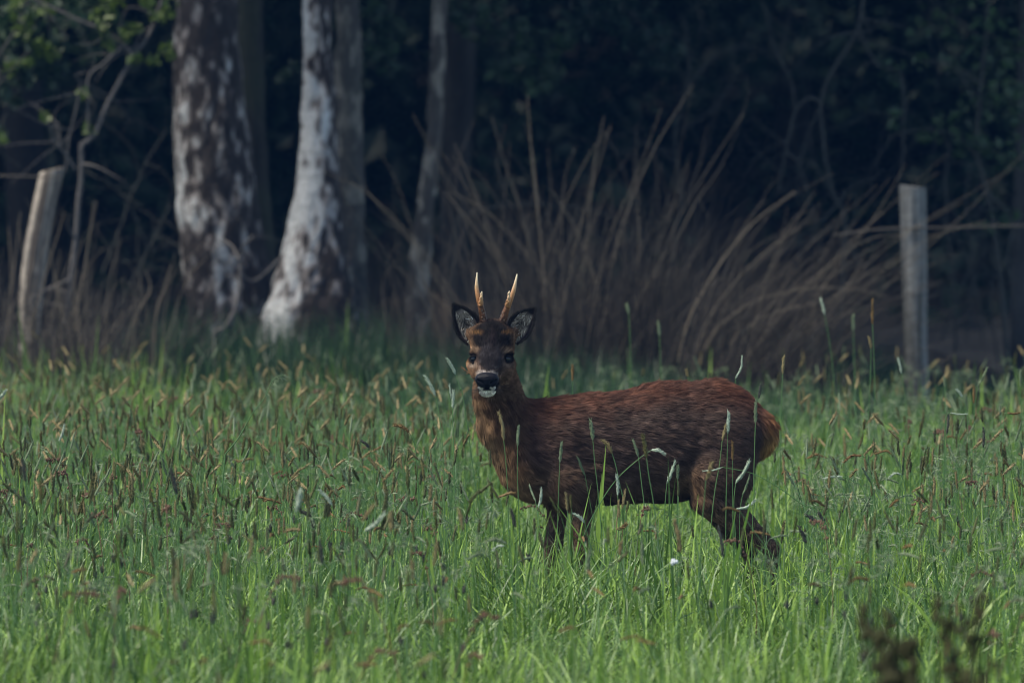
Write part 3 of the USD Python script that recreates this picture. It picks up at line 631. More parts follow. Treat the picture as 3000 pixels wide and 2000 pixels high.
tussock('short dead grass around the foot of the slender leaning trunk', 1230, 160, 38.6, [(0.2, 0.25), (-0.2, 0.25)], 12, 300, 408, (0.3, 0.8))
tussock('pale dead grass on the bank between white birch and slender trunk', 1110, 90, 43.6, [(0.0, 0.3)], 4, 260, 409, (0.6, 1.1))

# ------------------------------------------------------------------ thin bluish morning air
hz = trimesh.creation.box(bounds=[(-450, -450, -1.3), (450, 450, 14.5)])
M['haze'] = usdkit.material(stage, L('thin_haze'), {'v': ('principled_volume', {'color': (0.12, 0.40, 1.0), 'density': 0.00028, 'anisotropy': 0.2})}, [], volume='v.volume')
tag(obj('haze', hz, M['haze']), 'thin bluish haze over the meadow and in the wood', 'haze', kind='stuff')
# ------------------------------------------------------------------ the roe deer
# Built in millimetres: u to the right, v down, w away from the lens; one millimetre is one photo pixel at the deer's distance.
GROUND_V = HORIZON + EYE_Z * 1000.0
def deer_world(q):
    q = np.asarray(q, float)
    Y = DEER_Y + q[..., 2] / 1000.0
    return np.stack([(q[..., 0] - 1500.0) / 1000.0, Y, EYE_Z - (q[..., 1] - HORIZON) / 1000.0], -1)

def smin(a, b, k):
    h = np.clip(0.5 + 0.5 * (b - a) / k, 0, 1)
    return b * (1 - h) + a * h - k * h * (1 - h)

def round_cone(p, a, b, ra, rb, sw=1.0):
    """Capsule with two radii; sw > 1 narrows it in depth (w) about its axis."""
    a = np.asarray(a, float); b = np.asarray(b, float)
    ab = b - a
    q = p - a
    t = np.clip((q @ ab) / (ab @ ab + 1e-9), 0, 1)
    d = q - t[:, None] * ab
    d[:, 2] *= sw
    return np.linalg.norm(d, axis=1) - (ra + (rb - ra) * t)

def ball(p, c, r, s=(1, 1, 1)):
    d = (p - np.asarray(c, float)) * np.asarray(s, float)
    return np.linalg.norm(d, axis=1) - r

NECK = [((1452, 1050, -30), 56), ((1457, 1150, -28), 74), ((1484, 1240, -14), 84), ((1556, 1335, 0), 104)]
def deer_sdf(p):
    d = round_cone(p, (1612, 1322, 0), (1780, 1316, 0), 148, 160, 1.45)
    d = smin(d, round_cone(p, (1780, 1316, 0), (1950, 1294, 0), 160, 175, 1.42), 30)
    d = smin(d, round_cone(p, (1950, 1294, 0), (2095, 1262, 0), 170, 148, 1.45), 30)
    d = smin(d, round_cone(p, (2095, 1262, 0), (2190, 1268, 0), 146, 80, 1.35), 30)
    d = smin(d, ball(p, (2222, 1268, 0), 52), 40)                                   # rump
    d = smin(d, round_cone(p, (1600, 1226, 0), (1720, 1222, 0), 54, 62, 1.3), 40)   # withers
    d = smin(d, ball(p, (1558, 1398, 0), 52), 50)                                   # brisket
    n = round_cone(p, NECK[0][0], NECK[1][0], NECK[0][1], NECK[1][1], 1.0)
    n = smin(n, round_cone(p, NECK[1][0], NECK[2][0], NECK[1][1], NECK[2][1], 1.05), 20)
    n = smin(n, round_cone(p, NECK[2][0], NECK[3][0], NECK[2][1], NECK[3][1], 1.15), 20)
    d = smin(d, n, 55) + 7.0
    for side in (-1, 1):                                                             # shoulder and thigh masses
        d = smin(d, round_cone(p, (1668, 1290, side * 58), (1660, 1410, side * 62), 74, 58, 1.3), 28)
        d = smin(d, round_cone(p, (2120, 1290, side * 52), (2110, 1400, side * 60), 100, 84, 1.45), 30)
    # near fore leg
    for a, b, ra, rb, k in [((1672, 1405, -62), (1704, 1490, -66), 58, 33, 26), ((1704, 1490, -66), (1697, 1600, -64), 31, 21, 10), ((1697, 1600, -64), (1692, 1640, -64), 23, 19, 8), ((1692, 1640, -64), (1684, 1800, -66), 14, 12, 8), ((1684, 1800, -66), (1676, 1838, -68), 15, 15, 6),
                            ((1632, 1418, 55), (1634, 1500, 60), 52, 28, 26), ((1634, 1500, 60), (1622, 1600, 62), 27, 24, 10), ((1622, 1600, 62), (1606, 1660, 62), 25, 18, 8), ((1608, 1655, 62), (1600, 1800, 62), 14, 12, 8), ((1600, 1800, 62), (1592, 1838, 62), 15, 15, 6),
                            # near hind leg, stretched back
                            ((2098, 1400, -60), (2092, 1452, -62), 88, 62, 26), ((2092, 1452, -62), (2172, 1530, -58), 56, 35, 22), ((2172, 1530, -58), (2260, 1604, -55), 35, 21, 12), ((2258, 1604, -55), (2262, 1640, -55), 24, 18, 8), ((2262, 1640, -55), (2246, 1790, -55), 15, 13, 8), ((2246, 1790, -55), (2236, 1838, -57), 15, 15, 6),
                            # far hind leg
                            ((2100, 1400, 60), (2080, 1460, 62), 80, 50, 26), ((2080, 1460, 62), (2140, 1550, 60), 46, 30, 18), ((2140, 1550, 60), (2196, 1620, 58), 30, 20, 12), ((2196, 1620, 58), (2192, 1800, 58), 15, 12, 8), ((2192, 1800, 58), (2182, 1838, 56), 15, 15, 6)]:
        d = smin(d, round_cone(p, a, b, ra, rb), k)
    # head turned to the lens
    h = ball(p, (1443, 1008, -62), 62, (1.0, 1.0, 0.95))
    h = smin(h, ball(p, (1441, 985, -48), 50, (0.95, 1, 1)), 20)
    h = smin(h, round_cone(p, (1439, 1040, -96), (1428, 1110, -176), 50, 31, 1.0), 20)
    h = smin(h, round_cone(p, (1442, 1075, -60), (1429, 1132, -158), 50, 21, 1.0), 18)
    for e, s in ((1391, -1), (1488, 1)):
        h = smin(h, round_cone(p, (e - 2 * s, 1034, -100), (e - 14 * s, 1030, -108), 13, 12), 12)      # brow
        h = smin(h, round_cone(p, (e + 4 * s, 1066, -82), (e - 12 * s, 1090, -120), 18, 20), 16)         # cheek
        h = smin(h, round_cone(p, (1443 + s * 40, 985, -50), (1443 + s * 58, 978, -42), 24, 18), 14)     # ear root
        h = smin(h, round_cone(p, (1443 + s * 22, 972, -58), (1444 + s * 24, 957, -56), 15, 12), 10)      # pedicle
    h = smin(h, ball(p, (1428, 1136, -160), 19, (0.8, 1, 1)), 10)                     # chin
    for e, s in ((1388, -1), (1488, 1)):                                             # eye socket
        h = -smin(-h, ball(p, (e, 1048, -122), 13), 8)
    d = smin(d, h, 22)
    return d

def surface_of(sdf, lo, hi, h, coarse=4):
    lo = np.asarray(lo, float); n = np.ceil((np.asarray(hi) - lo) / (h * coarse)).astype(int) * coarse + 1
    ax = [lo[k] + h * np.arange(n[k]) for k in range(3)]
    cax = [a[::coarse] for a in ax]
    cg = np.stack(np.meshgrid(*cax, indexing='ij'), -1)
    cd = sdf(cg.reshape(-1, 3)).reshape(cg.shape[:3])
    from scipy.ndimage import zoom
    D = np.repeat(np.repeat(np.repeat(cd, coarse, 0), coarse, 1), coarse, 2)[:n[0], :n[1], :n[2]].astype(np.float32)
    near = np.argwhere(np.abs(D) < h * coarse * 2.6)
    for s in range(0, len(near), 400000):
        k = near[s:s + 400000]
        D[k[:, 0], k[:, 1], k[:, 2]] = sdf(lo + k * h)
    S = D < 0
    m = [np.array(n) - 1][0]
    corners = {}
    for c in np.ndindex(2, 2, 2):
        corners[c] = (slice(c[0], c[0] + m[0]), slice(c[1], c[1] + m[1]), slice(c[2], c[2] + m[2]))
    cnt = sum(S[s].astype(np.int8) for s in corners.values())
    mixed = (cnt > 0) & (cnt < 8)
    cells = np.argwhere(mixed)
    idx = np.full(mixed.shape, -1, np.int64); idx[mixed] = np.arange(len(cells))
    acc = np.zeros((len(cells), 3)); num = np.zeros(len(cells))
    for a in np.ndindex(2, 2, 2):
        for k in range(3):
            if a[k] == 0:
                b = list(a); b[k] = 1
                da = D[cells[:, 0] + a[0], cells[:, 1] + a[1], cells[:, 2] + a[2]]
                db = D[cells[:, 0] + b[0], cells[:, 1] + b[1], cells[:, 2] + b[2]]
                cross = (da < 0) != (db < 0)
                t = np.where(cross, da / np.where(da == db, 1, da - db), 0)
                pos = np.tile(np.array(a, float), (len(cells), 1)); pos[:, k] += t
                acc += pos * cross[:, None]; num += cross
    v = lo + (cells + acc / num[:, None]) * h
    faces = []
    for k in range(3):
        o = [i for i in range(3) if i != k]
        sl0 = [slice(1, m[i]) for i in range(3)]; sl0[k] = slice(0, m[k])
        sl1 = list(sl0); sl1[k] = slice(1, m[k] + 1)
        a, b = S[tuple(sl0)], S[tuple(sl1)]
        e = np.argwhere(a != b)
        start = a[tuple(e.T)]
        off = np.array([sl.start for sl in sl0]); g = e + off
        def cell(d0, d1):
            c = g.copy(); c[:, o[0]] -= d0; c[:, o[1]] -= d1
            return idx[c[:, 0], c[:, 1], c[:, 2]]
        q = np.stack([cell(1, 1), cell(0, 1), cell(0, 0), cell(1, 0)], 1)
        flip = start if k != 1 else ~start
        q = np.where(flip[:, None], q, q[:, ::-1])
        faces.append(q)
    f = np.vstack(faces)
    f = np.vstack([f[:, [0, 1, 2]], f[:, [0, 2, 3]]])
    return v, f

def blend(a, b, t):
    t = np.clip(t, 0, 1)[:, None]
    return np.asarray(a) * (1 - t) + np.asarray(b) * t

def blob(q, c, r):
    """1 at c, falling to 0 at the radii r."""
    d = np.linalg.norm((q - np.asarray(c, float)) / np.asarray(r, float), axis=1)
    return np.clip(1.5 - 1.5 * d, 0, 1)

def coat(q):
    """The coat's own colours by place on the body."""
    u, v, w = q.T
    n1 = meshkit.fbm(q / 60.0, 3, 71); n2 = meshkit.fbm(q / np.array([45.0, 16.0, 30.0]), 3, 72)
    red, grey, gold, dark = (0.120, 0.052, 0.033), (0.088, 0.061, 0.052), (0.19, 0.120, 0.066), (0.045, 0.028, 0.022)
    top = np.interp(u, [1540, 1612, 1746, 1836, 1925, 2037, 2126, 2193, 2237, 2273], [1167, 1163, 1152, 1125, 1112, 1105, 1114, 1138, 1179, 1214])
    bot = np.interp(u, [1450, 1532, 1608, 1746, 1836, 1925, 2014], [1312, 1428, 1480, 1478, 1480, 1473, 1451])
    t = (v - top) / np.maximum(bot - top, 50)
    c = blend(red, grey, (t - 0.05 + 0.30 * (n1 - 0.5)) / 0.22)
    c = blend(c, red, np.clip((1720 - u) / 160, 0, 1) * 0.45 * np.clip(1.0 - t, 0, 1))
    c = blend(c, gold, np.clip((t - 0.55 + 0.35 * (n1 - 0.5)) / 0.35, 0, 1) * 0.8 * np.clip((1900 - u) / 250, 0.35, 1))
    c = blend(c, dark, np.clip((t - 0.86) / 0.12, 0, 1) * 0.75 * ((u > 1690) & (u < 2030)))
    c = blend(c, gold, blob(q, (2010, 1420, -90), (75, 75, 90)) * 0.7)
    # legs
    leg = np.clip((v - 1470) / 50, 0, 1)
    c = blend(c, (0.23, 0.150, 0.098), leg * 0.9)
    c = blend(c, (0.13, 0.088, 0.064), leg * np.clip((u - 2050) / 80, 0, 1) * 0.7)
    c = blend(c, (0.10, 0.07, 0.055), leg * (w > 10) * 0.35)
    # rump patch
    c = blend(c, (0.42, 0.25, 0.10), blob(q, (2268, 1290, -20), (62, 70, 100)) * 1.2)
    c = blend(c, (0.24, 0.115, 0.05), blob(q, (2262, 1225, -20), (50, 60, 100)) * 0.8)
    # neck and throat
    neck = np.clip((1560 - u) / 60, 0, 1) * np.clip((v - 1110) / 40, 0, 1)
    c = blend(c, (0.125, 0.074, 0.042), neck * 0.9)
    lin = u - np.interp(v, [1145, 1201, 1232, 1312, 1375, 1428, 1480], [1384, 1401, 1407, 1447, 1496, 1532, 1590])
    c = blend(c, (0.28, 0.185, 0.105), np.clip((48 - lin) / 44, 0, 1) * neck * 0.8)
    c = blend(c, (0.075, 0.042, 0.026), np.clip((lin - 60) / 40, 0, 1) * np.clip((1330 - v) / 60, 0, 1) * neck * (0.45 + 0.4 * (n2 > 0.5)))
    # head
    head = (v < 1165) & (u < 1535) & (w < 40) & (v < 1180 - np.clip(w + 60, 0, 200) * 0.6)
    hc = np.tile(np.array([0.125, 0.082, 0.055]), (len(q), 1))
    hc = blend(hc, (0.21, 0.125, 0.068), blob(q, (1368, 1075, -60), (45, 90, 110)))
    hc = blend(hc, (0.155, 0.088, 0.05), blob(q, (1512, 1060, -50), (52, 95, 110)))
    hc = blend(hc, (0.017, 0.016, 0.017), blob(q, (1441, 992, -90), (64, 66, 130)) * 2.6)
    hc = blend(hc, (0.036, 0.034, 0.038), blob(q, (1436, 1052, -135), (46, 64, 110)) * 1.8)
    hc = blend(hc, (0.025, 0.021, 0.024), blob(q, (1444, 995, -110), (15, 45, 90)))
    hc = blend(hc, (0.31, 0.17, 0.065), blob(q, (1402, 977, -70), (26, 9, 70)) * 0.5)
    hc = blend(hc, (0.31, 0.17, 0.065), blob(q, (1482, 977, -70), (26, 9, 70)) * 0.5)
    hc = blend(hc, (0.19, 0.135, 0.095), blob(q, (1394, 1024, -110), (24, 12, 60)) * 0.8)
    hc = blend(hc, (0.18, 0.125, 0.085), blob(q, (1480, 1026, -110), (24, 12, 60)) * 0.8)
    hc = blend(hc, (0.24, 0.20, 0.17), blob(q, (1392, 1070, -110), (24, 12, 60)) * 0.9)
    hc = blend(hc, (0.22, 0.16, 0.12), blob(q, (1485, 1068, -110), (24, 12, 60)) * 0.9)
    for e in (1388, 1487):
        hc = blend(hc, (0.012, 0.010, 0.011), blob(q, (e, 1048, -112), (25, 20, 48)) * 2.0)
    hc = blend(hc, (0.46, 0.43, 0.42), blob(q, (1413, 1090, -190), (22, 13, 60)) * 0.9)
    hc = blend(hc, (0.46, 0.43, 0.42), blob(q, (1441, 1090, -190), (20, 12, 60)) * 0.9)
    hc = blend(hc, (0.010, 0.009, 0.011), blob(q, (1427, 1122, -185), (46, 34, 60)) * 2.2)
    hc = blend(hc, (0.012, 0.010, 0.011), blob(q, (1395, 1124, -165), (20, 18, 40)) * 1.3)
    hc = blend(hc, (0.012, 0.010, 0.011), blob(q, (1461, 1124, -165), (22, 20, 40)) * 1.3)
    hc = blend(hc, (0.74, 0.75, 0.74), blob(q, (1410, 1130, -180), (9, 8, 40)) * 3)
    hc = blend(hc, (0.74, 0.75, 0.74), blob(q, (1444, 1129, -180), (9, 8, 40)) * 3)
    hc = blend(hc, (0.76, 0.76, 0.75), blob(q, (1429, 1145, -175), (30, 11, 45)) * 3)
    hc = blend(hc, (0.010, 0.009, 0.010), blob(q, (1427, 1129, -188), (11, 8, 40)) * 3)
    hc = blend(hc, (0.36, 0.30, 0.22), blob(q, (1430, 1163, -140), (30, 12, 60)))
    fade = np.where(head, 1.0, 0.0) * np.clip((1172 - v) / 14, 0, 1)
    c = blend(c, hc, fade)
    return c * np.array([1.04, 0.97, 0.92]) * (0.42 + 0.36 * n2[:, None])

deer = thing('roe_deer', 'brown roe buck standing side on in the long grass, head turned to the viewer', 'deer', (0.3, DEER_Y, 0.0))
dv, df = surface_of(deer_sdf, (1290, 930, -260), (2330, 1870, 260), 5.0)
_b = trimesh.Trimesh(dv, df, process=False)
trimesh.smoothing.filter_taubin(_b, iterations=6)
dv = np.asarray(_b.vertices); df = np.asarray(_b.faces)
# outward normals in (u, v, w): the world triad is (u, w, -v), so check the orientation in world space
wv = deer_world(dv)
_t = trimesh.Trimesh(wv, df, process=False)
if _t.volume < 0:
    df = df[:, ::-1]; _t = trimesh.Trimesh(wv, df, process=False)
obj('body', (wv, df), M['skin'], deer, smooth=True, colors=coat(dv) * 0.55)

def curves(name, pts, widths, cols, mat, parent):
    """pts (n, k, 3) in world metres -> one BasisCurves of n linear strands; colours one per strand."""
    path = numbered(str(parent.GetPath()) + '/' + name)
    off = LOCS['/'.join(path.split('/')[:3])]
    bc = UsdGeom.BasisCurves.Define(stage, path)
    n, k = pts.shape[:2]
    bc.CreateTypeAttr('linear'); bc.CreateWrapAttr('nonperiodic')
    bc.CreateCurveVertexCountsAttr(Vt.IntArray.FromNumpy(np.full(n, k, np.int32)))
    bc.CreatePointsAttr(Vt.Vec3fArray.FromNumpy((pts - off).reshape(-1, 3).astype(np.float32)))
    bc.CreateWidthsAttr(Vt.FloatArray.FromNumpy(np.broadcast_to(widths, (n, k)).reshape(-1).astype(np.float32)))
    bc.SetWidthsInterpolation('vertex')
    pv = UsdGeom.PrimvarsAPI(bc).CreatePrimvar('tone', Sdf.ValueTypeNames.Color3fArray, 'uniform')
    pv.Set(Vt.Vec3fArray.FromNumpy(cols.astype(np.float32)))
    UsdShade.MaterialBindingAPI.Apply(bc.GetPrim()).Bind(mat)
    return bc.GetPrim()

def grow_fur(verts, faces, dens_fn, total, seed, length_fn, flow_fn, color_fn, lift, clump_mm, width_fn):
    """Strands (in u, v, w) on a surface: denser where dens_fn says, lying along flow_fn, gathered in clumps."""
    rng = np.random.default_rng(seed)
    tri = verts[faces]
    cr = np.cross(tri[:, 1] - tri[:, 0], tri[:, 2] - tri[:, 0]); area = np.linalg.norm(cr, axis=1) / 2
    wgt = area * dens_fn(tri.mean(1)); wgt /= wgt.sum()
    k = rng.choice(len(faces), total, p=wgt)
    a, b = rng.uniform(size=(2, total)); s = a + b > 1; a[s], b[s] = 1 - a[s], 1 - b[s]
    p = tri[k, 0] + a[:, None] * (tri[k, 1] - tri[k, 0]) + b[:, None] * (tri[k, 2] - tri[k, 0])
    nv = np.zeros_like(verts)
    for c in range(3): np.add.at(nv, faces[:, c], cr)
    nv = unit(nv)
    n = unit(nv[faces[k, 0]] * (1 - a - b)[:, None] + nv[faces[k, 1]] * a[:, None] + nv[faces[k, 2]] * b[:, None])
    return p, n, rng

def fur_strands(p, n, rng, length, flow, lift, clump_mm, clump_pull=0.5, noise=0.22, clump_jit=0.35):
    m = len(p)
    f = unit(flow - n * np.sum(flow * n, 1, keepdims=True))
    f = unit(f + noise * rng.normal(size=(m, 3)) * 0.6 + 0.55 * (np.stack([meshkit.noise(p / 26.0, 80 + s) for s in range(3)], 1) - 0.5))
    f = unit(f - n * np.sum(f * n, 1, keepdims=True))
    lf = np.asarray(lift) * (0.6 + 0.8 * rng.uniform(size=m))
    d0 = unit(f * np.cos(lf * 1.3)[:, None] + n * np.sin(lf * 1.3)[:, None])
    d1 = unit(f * np.cos(lf * 0.5)[:, None] + n * np.sin(lf * 0.5)[:, None])
    ln = length * (0.7 + 0.5 * rng.uniform(size=m))
    cc = rng.choice(m, max(int(m / 26), 1), replace=False)
    dist, ci = cKDTree(p[cc]).query(p)
    cj = unit(f[cc] + clump_jit * rng.normal(size=(len(cc), 3)))[ci]
    mid = p + d0 * ln[:, None] * 0.5
    tip = mid + d1 * ln[:, None] * 0.5
    ctip = p[cc][ci] + (unit(cj + 0.25 * n) * ln[:, None])
    pull = clump_pull * np.exp(-(dist / clump_mm) ** 2)[:, None]
    tip = tip * (1 - pull) + ctip * pull
    mid = mid * (1 - 0.35 * pull) + (0.35 * pull) * (p[cc][ci] + (ctip - p[cc][ci]) * 0.5)
    q1 = p + (mid - p) * 0.55 + n * (0.06 * ln * np.sin(lf))[:, None]
    clump_tone = np.exp(0.28 * np.random.default_rng(5).normal(size=len(cc)))[ci]
    return np.stack([p - n * 1.0, q1, mid + (tip - mid) * 0.25, tip], 1), clump_tone

def body_flow(q):
    u, v, w = q.T
    f = np.tile(np.array([1.0, 0.30, 0.0]), (len(q), 1))
    mixin = lambda a, t: f * (1 - np.clip(t, 0, 1)[:, None]) + np.asarray(a) * np.clip(t, 0, 1)[:, None]
    f = mixin((0.8, 0.75, 0), (v - 1380) / 80)
    f = mixin((0.35, 1.0, 0), (u - 2170) / 60)
    f = mixin((0.45, 1.0, 0), (1590 - u) / 80)
    f = mixin((0.35, 1.0, 0), (v - 1460) / 40)
    headmask = np.clip((1160 - v) / 25, 0, 1) * (u < 1540)
    away = unit(q - np.array([1428, 1118, -215.0])) + [0, -0.15, 0.25]
    f = f * (1 - headmask[:, None]) + away * headmask[:, None]
    return unit(f)

def on_head(q):
    return (q[:, 1] < 1165) & (q[:, 0] < 1535)
def bald(q):
    """Places without fur: nose pad and eyes."""
    b = np.zeros(len(q), bool)
    b |= np.linalg.norm((q - [1427, 1110, -205]) / [33, 22, 30], axis=1) < 1
    for e in (1388, 1487):
        b |= np.linalg.norm((q - [e, 1048, -118]) / [13, 11.5, 30], axis=1) < 1
    return b

p, n, rng = grow_fur(dv, df, lambda c: np.where(on_head(c), 2.6, 1.0) * np.where(c[:, 1] > 1640, 0.35, 1.0), 150000, 77, None, None, None, 0, 0, None)
k = ~bald(p); p, n = p[k], n[k]
hd = on_head(p)
muz = np.clip((1185 - np.linalg.norm(p - np.array([1428, 1118, -200.0]), axis=1) - 1100) / 40, 0, 1)
length = np.where(hd, 13.0 - 9.5 * np.clip((80 - np.linalg.norm(p - np.array([1428, 1118, -200.0]), axis=1)) / 50, 0, 1), 30.0)
length = np.where(p[:, 1] > 1470, np.minimum(length, 12.0), length)
length = np.where((p[:, 0] < 1560) & (p[:, 1] > 1165) & (p[:, 1] < 1470), 30.0, length)
length = np.where((p[:, 0] > 2225) & (p[:, 1] < 1370), 30.0, length)
st, ct = fur_strands(p, n, rng, length, body_flow(p), np.where(hd, 0.20, 0.24), np.where(hd, 3.0, 8.5))
col = coat(p) * (ct * np.exp(0.18 * rng.normal(size=len(p))))[:, None]
wid = np.where(hd, 0.75, 0.95)[:, None] * np.array([1.0, 1.0, 0.8, 0.15])[None, :] / 1000
hm = hd & (p[:, 2] < 30)
curves('fur', deer_world(st[~hm]), wid[~hm], np.clip(col, 0.004, 0.9)[~hm], M['fur'], deer)
curves('head_fur', deer_world(st[hm]), wid[hm], np.clip(col * 1.15, 0.004, 0.9)[hm], M['head_fur'], deer)

# eyes, lids, nose
def deer_mesh(q, f):
    w = deer_world(q); m = trimesh.Trimesh(w, f, process=False)
    return (w, f if m.volume > 0 else np.asarray(f)[:, ::-1])
M['lid'] = plain_material('dark_eyelid', (0.006, 0.005, 0.005), (0.012, 0.010, 0.010), 200, 0.8, 0.1)
for e, s in ((1389, -1), (1486, 1)):
    ic = trimesh.creation.icosphere(3, 1.0)
    q = np.asarray(ic.vertices) * [12.5, 12.0, 12.5] + [e, 1048, -109]
    eye = obj('eye', deer_mesh(q, np.asarray(ic.faces)), M['eye'], deer, smooth=True)
    for up in (-1, 1):
        a = np.linspace(0.1, np.pi - 0.1, 14)
        path = np.stack([e + np.cos(a) * 12.5, 1048 + up * np.sin(a) * (9.0 if up < 0 else 10.5), -113 - 6.5 * np.sin(a)], 1)
        obj('eyelid', deer_mesh(*tube(path, 1.7 + 0.5 * np.sin(a), 7)), M['lid'], deer, smooth=True)
def nose_sdf(p):
    d = ball(p, (1427, 1104, -190), 19, (0.62, 0.95, 0.9))
    for s in (-1, 1):
        d = smin(d, ball(p, (1427 + s * 17, 1105, -192), 13.5, (0.80, 0.82, 0.95)), 6)
    d = smin(d, ball(p, (1427, 1121, -191), 11, (0.50, 0.95, 1.0)), 8)
    for s in (-1, 1):
        d = -smin(-d, round_cone(p, (1427 + s * 13, 1114, -208), (1427 + s * 25, 1107, -203), 5.0, 3.2), 2.5)
    d = -smin(-d, round_cone(p, (1427, 1112, -211), (1427, 1126, -206), 1.6, 1.4), 2.0)
    return d
nv_, nf_ = surface_of(nose_sdf, (1385, 1075, -230), (1470, 1145, -165), 1.6)
obj('nose', deer_mesh(nv_, nf_), M['nose'], deer, smooth=True)
mouth = smooth_path([(1401, 1132, -172), (1413, 1136, -182), (1427, 1137, -187), (1442, 1136, -182), (1456, 1131, -170)], 20)
obj('mouth', deer_mesh(*tube(mouth, np.full(20, 2.3), 7)), M['nose'], deer, smooth=True)

# ears: cupped leaves with dark rims and pale hair inside
def ear(base, tip, width, back, curl, seed, bend):
    base, tip = np.array(base, float), np.array(tip, float)
    axis = tip - base; Lr = np.linalg.norm(axis); ax = axis / Lr
    fw = np.array([0, 0, -1.0]); fw = unit(fw - ax * (fw @ ax)); sd = np.cross(ax, fw)
    nu, nvv = 34, 25
    U = np.linspace(0, 1, nu); V = np.linspace(-1, 1, nvv)
    prof = np.interp(U, [0, 0.08, 0.25, 0.42, 0.60, 0.76, 0.88, 0.96, 1.0], [0.46, 0.62, 0.93, 1.0, 0.84, 0.56, 0.30, 0.12, 0.03]) * width / 2
    g = []
    for thick in (0.0, 4.2):
        u, v = np.meshgrid(U, V, indexing='ij'); pw = prof[:, None]
        ang = v * (1.12 - 0.35 * u)
        lat = pw * np.sin(ang) / np.sin(1.12 - 0.35 * u)
        dep = -pw * (1 - np.cos(ang)) * 1.0 * curl
        p = base + ax * (u * Lr)[..., None] + sd * (lat + bend * np.sin(u * np.pi) )[..., None] - fw * (dep + (pw * 0.55 * curl))[..., None] - fw * thick * (1 - np.abs(v[..., None]) ** 6 * 0.6) * np.sin(np.pi * np.clip(u[..., None], 0.03, 0.97)) ** 0.4
        p = p - fw * (back * u[..., None])
        g.append(p)
    top, bot = g
    v = np.vstack([top.reshape(-1, 3), bot.reshape(-1, 3)])
    i, j = np.meshgrid(np.arange(nu - 1), np.arange(nvv - 1), indexing='ij')
    q = np.stack([i * nvv + j, (i + 1) * nvv + j, (i + 1) * nvv + j + 1, i * nvv + j + 1], -1).reshape(-1, 4)
    N = nu * nvv
    qs = [q, q[:, ::-1] + N]
    edge = [(a * nvv, (a + 1) * nvv) for a in range(nu - 1)] + [((nu - 1) * nvv + b, (nu - 1) * nvv + b + 1) for b in range(nvv - 1)] + [((a + 1) * nvv + nvv - 1, a * nvv + nvv - 1) for a in range(nu - 1)][::-1] + [(b + 1, b) for b in range(nvv - 1)][::-1]
    qs.append(np.array([[b_, a_, a_ + N, b_ + N] for a_, b_ in edge]))
    q = np.vstack(qs)
    f = np.vstack([q[:, [0, 1, 2]], q[:, [0, 2, 3]]])
    UU, VV = np.meshgrid(U, V, indexing='ij')
    rim = np.clip((np.abs(VV) - 0.52) / 0.14, 0, 1) + np.clip((UU - 0.74) / 0.08, 0, 1)
    nn = meshkit.fbm(top.reshape(-1, 3) / 12.0, 3, seed)
    inner = blend(np.array([0.06, 0.048, 0.042]), np.array([0.19, 0.16, 0.135]), (nn - 0.40) / 0.2)
    dk = np.array([0.012, 0.010, 0.011])
    inner = blend(inner, dk, rim.ravel())
    inner = blend(inner, dk, (np.exp(-((UU - 0.42) / 0.14) ** 2 - ((VV + 0.05) / 0.30) ** 2) * 0.95).ravel())
    outer = blend(np.tile([0.07, 0.045, 0.03], (N, 1)), dk, (UU.ravel() - 0.15) / 0.4)
    e = obj('ear', deer_mesh(v, f), M['skin'], deer, smooth=True, colors=np.vstack([inner, outer]))
    rng = np.random.default_rng(seed)
    # hair: pale tufts inside, short dark edge hair outside
    m = 420
    uu = rng.uniform(0.04, 0.70, m); vs = rng.uniform(-0.58, 0.58, m)
    ii = (uu * (nu - 1)).astype(int); jj = ((vs + 1) / 2 * (nvv - 1)).astype(int)
    root = top[ii, jj]
    inward = -np.sign(vs)[:, None] * sd
    d = unit(0.75 * ax + 0.55 * inward * rng.uniform(0.2, 1.2, (m, 1)) + 0.22 * fw + 0.2 * rng.normal(size=(m, 3)))
    ln = rng.uniform(9, 20, m)[:, None] * (1 - 0.4 * uu[:, None])
    pts = np.stack([root, root + d * ln * 0.5 + fw * 1.5, root + d * ln + fw * 0.5], 1)
    dkm = np.exp(-((uu - 0.42) / 0.13) ** 2 - ((vs + 0.05) / 0.28) ** 2)
    cols = np.array([0.22, 0.19, 0.16]) * np.exp(0.6 * rng.normal(size=(m, 1))) * (1 - 0.9 * dkm[:, None])
    curves('ear_hair', deer_world(pts), np.array([1.7, 1.5, 0.4]) / 1000, np.clip(cols, 0.01, 0.7), M['fur'], e)
    m = 900
    uu = rng.uniform(0.03, 0.985, m); sgn = rng.choice([-1, 1], m)
    ii = (uu * (nu - 1)).astype(int); jj = np.where(sgn > 0, nvv - 1, 0)
    root = top[ii, jj] + rng.normal(0, 0.8, (m, 3)) - sd * (sgn * rng.uniform(0, 5, m))[:, None]
    d = unit(1.0 * ax + 0.30 * sd * sgn[:, None] + 0.16 * rng.normal(size=(m, 3)))
    ln = rng.uniform(4, 8, m)[:, None]
    pts = np.stack([root, root + d * ln * 0.5, root + d * ln], 1)
    curves('ear_fringe', deer_world(pts), np.array([1.2, 1.0, 0.3]) / 1000, np.tile([0.014, 0.012, 0.012], (m, 1)) * np.exp(0.3 * rng.normal(size=(m, 1))), M['fur'], e)
ear((1386, 1002, -52), (1327, 888, -58), 80, 6, 0.85, 501, 9)
ear((1502, 1000, -52), (1570, 900, -56), 76, 6, 0.85, 502, -9)

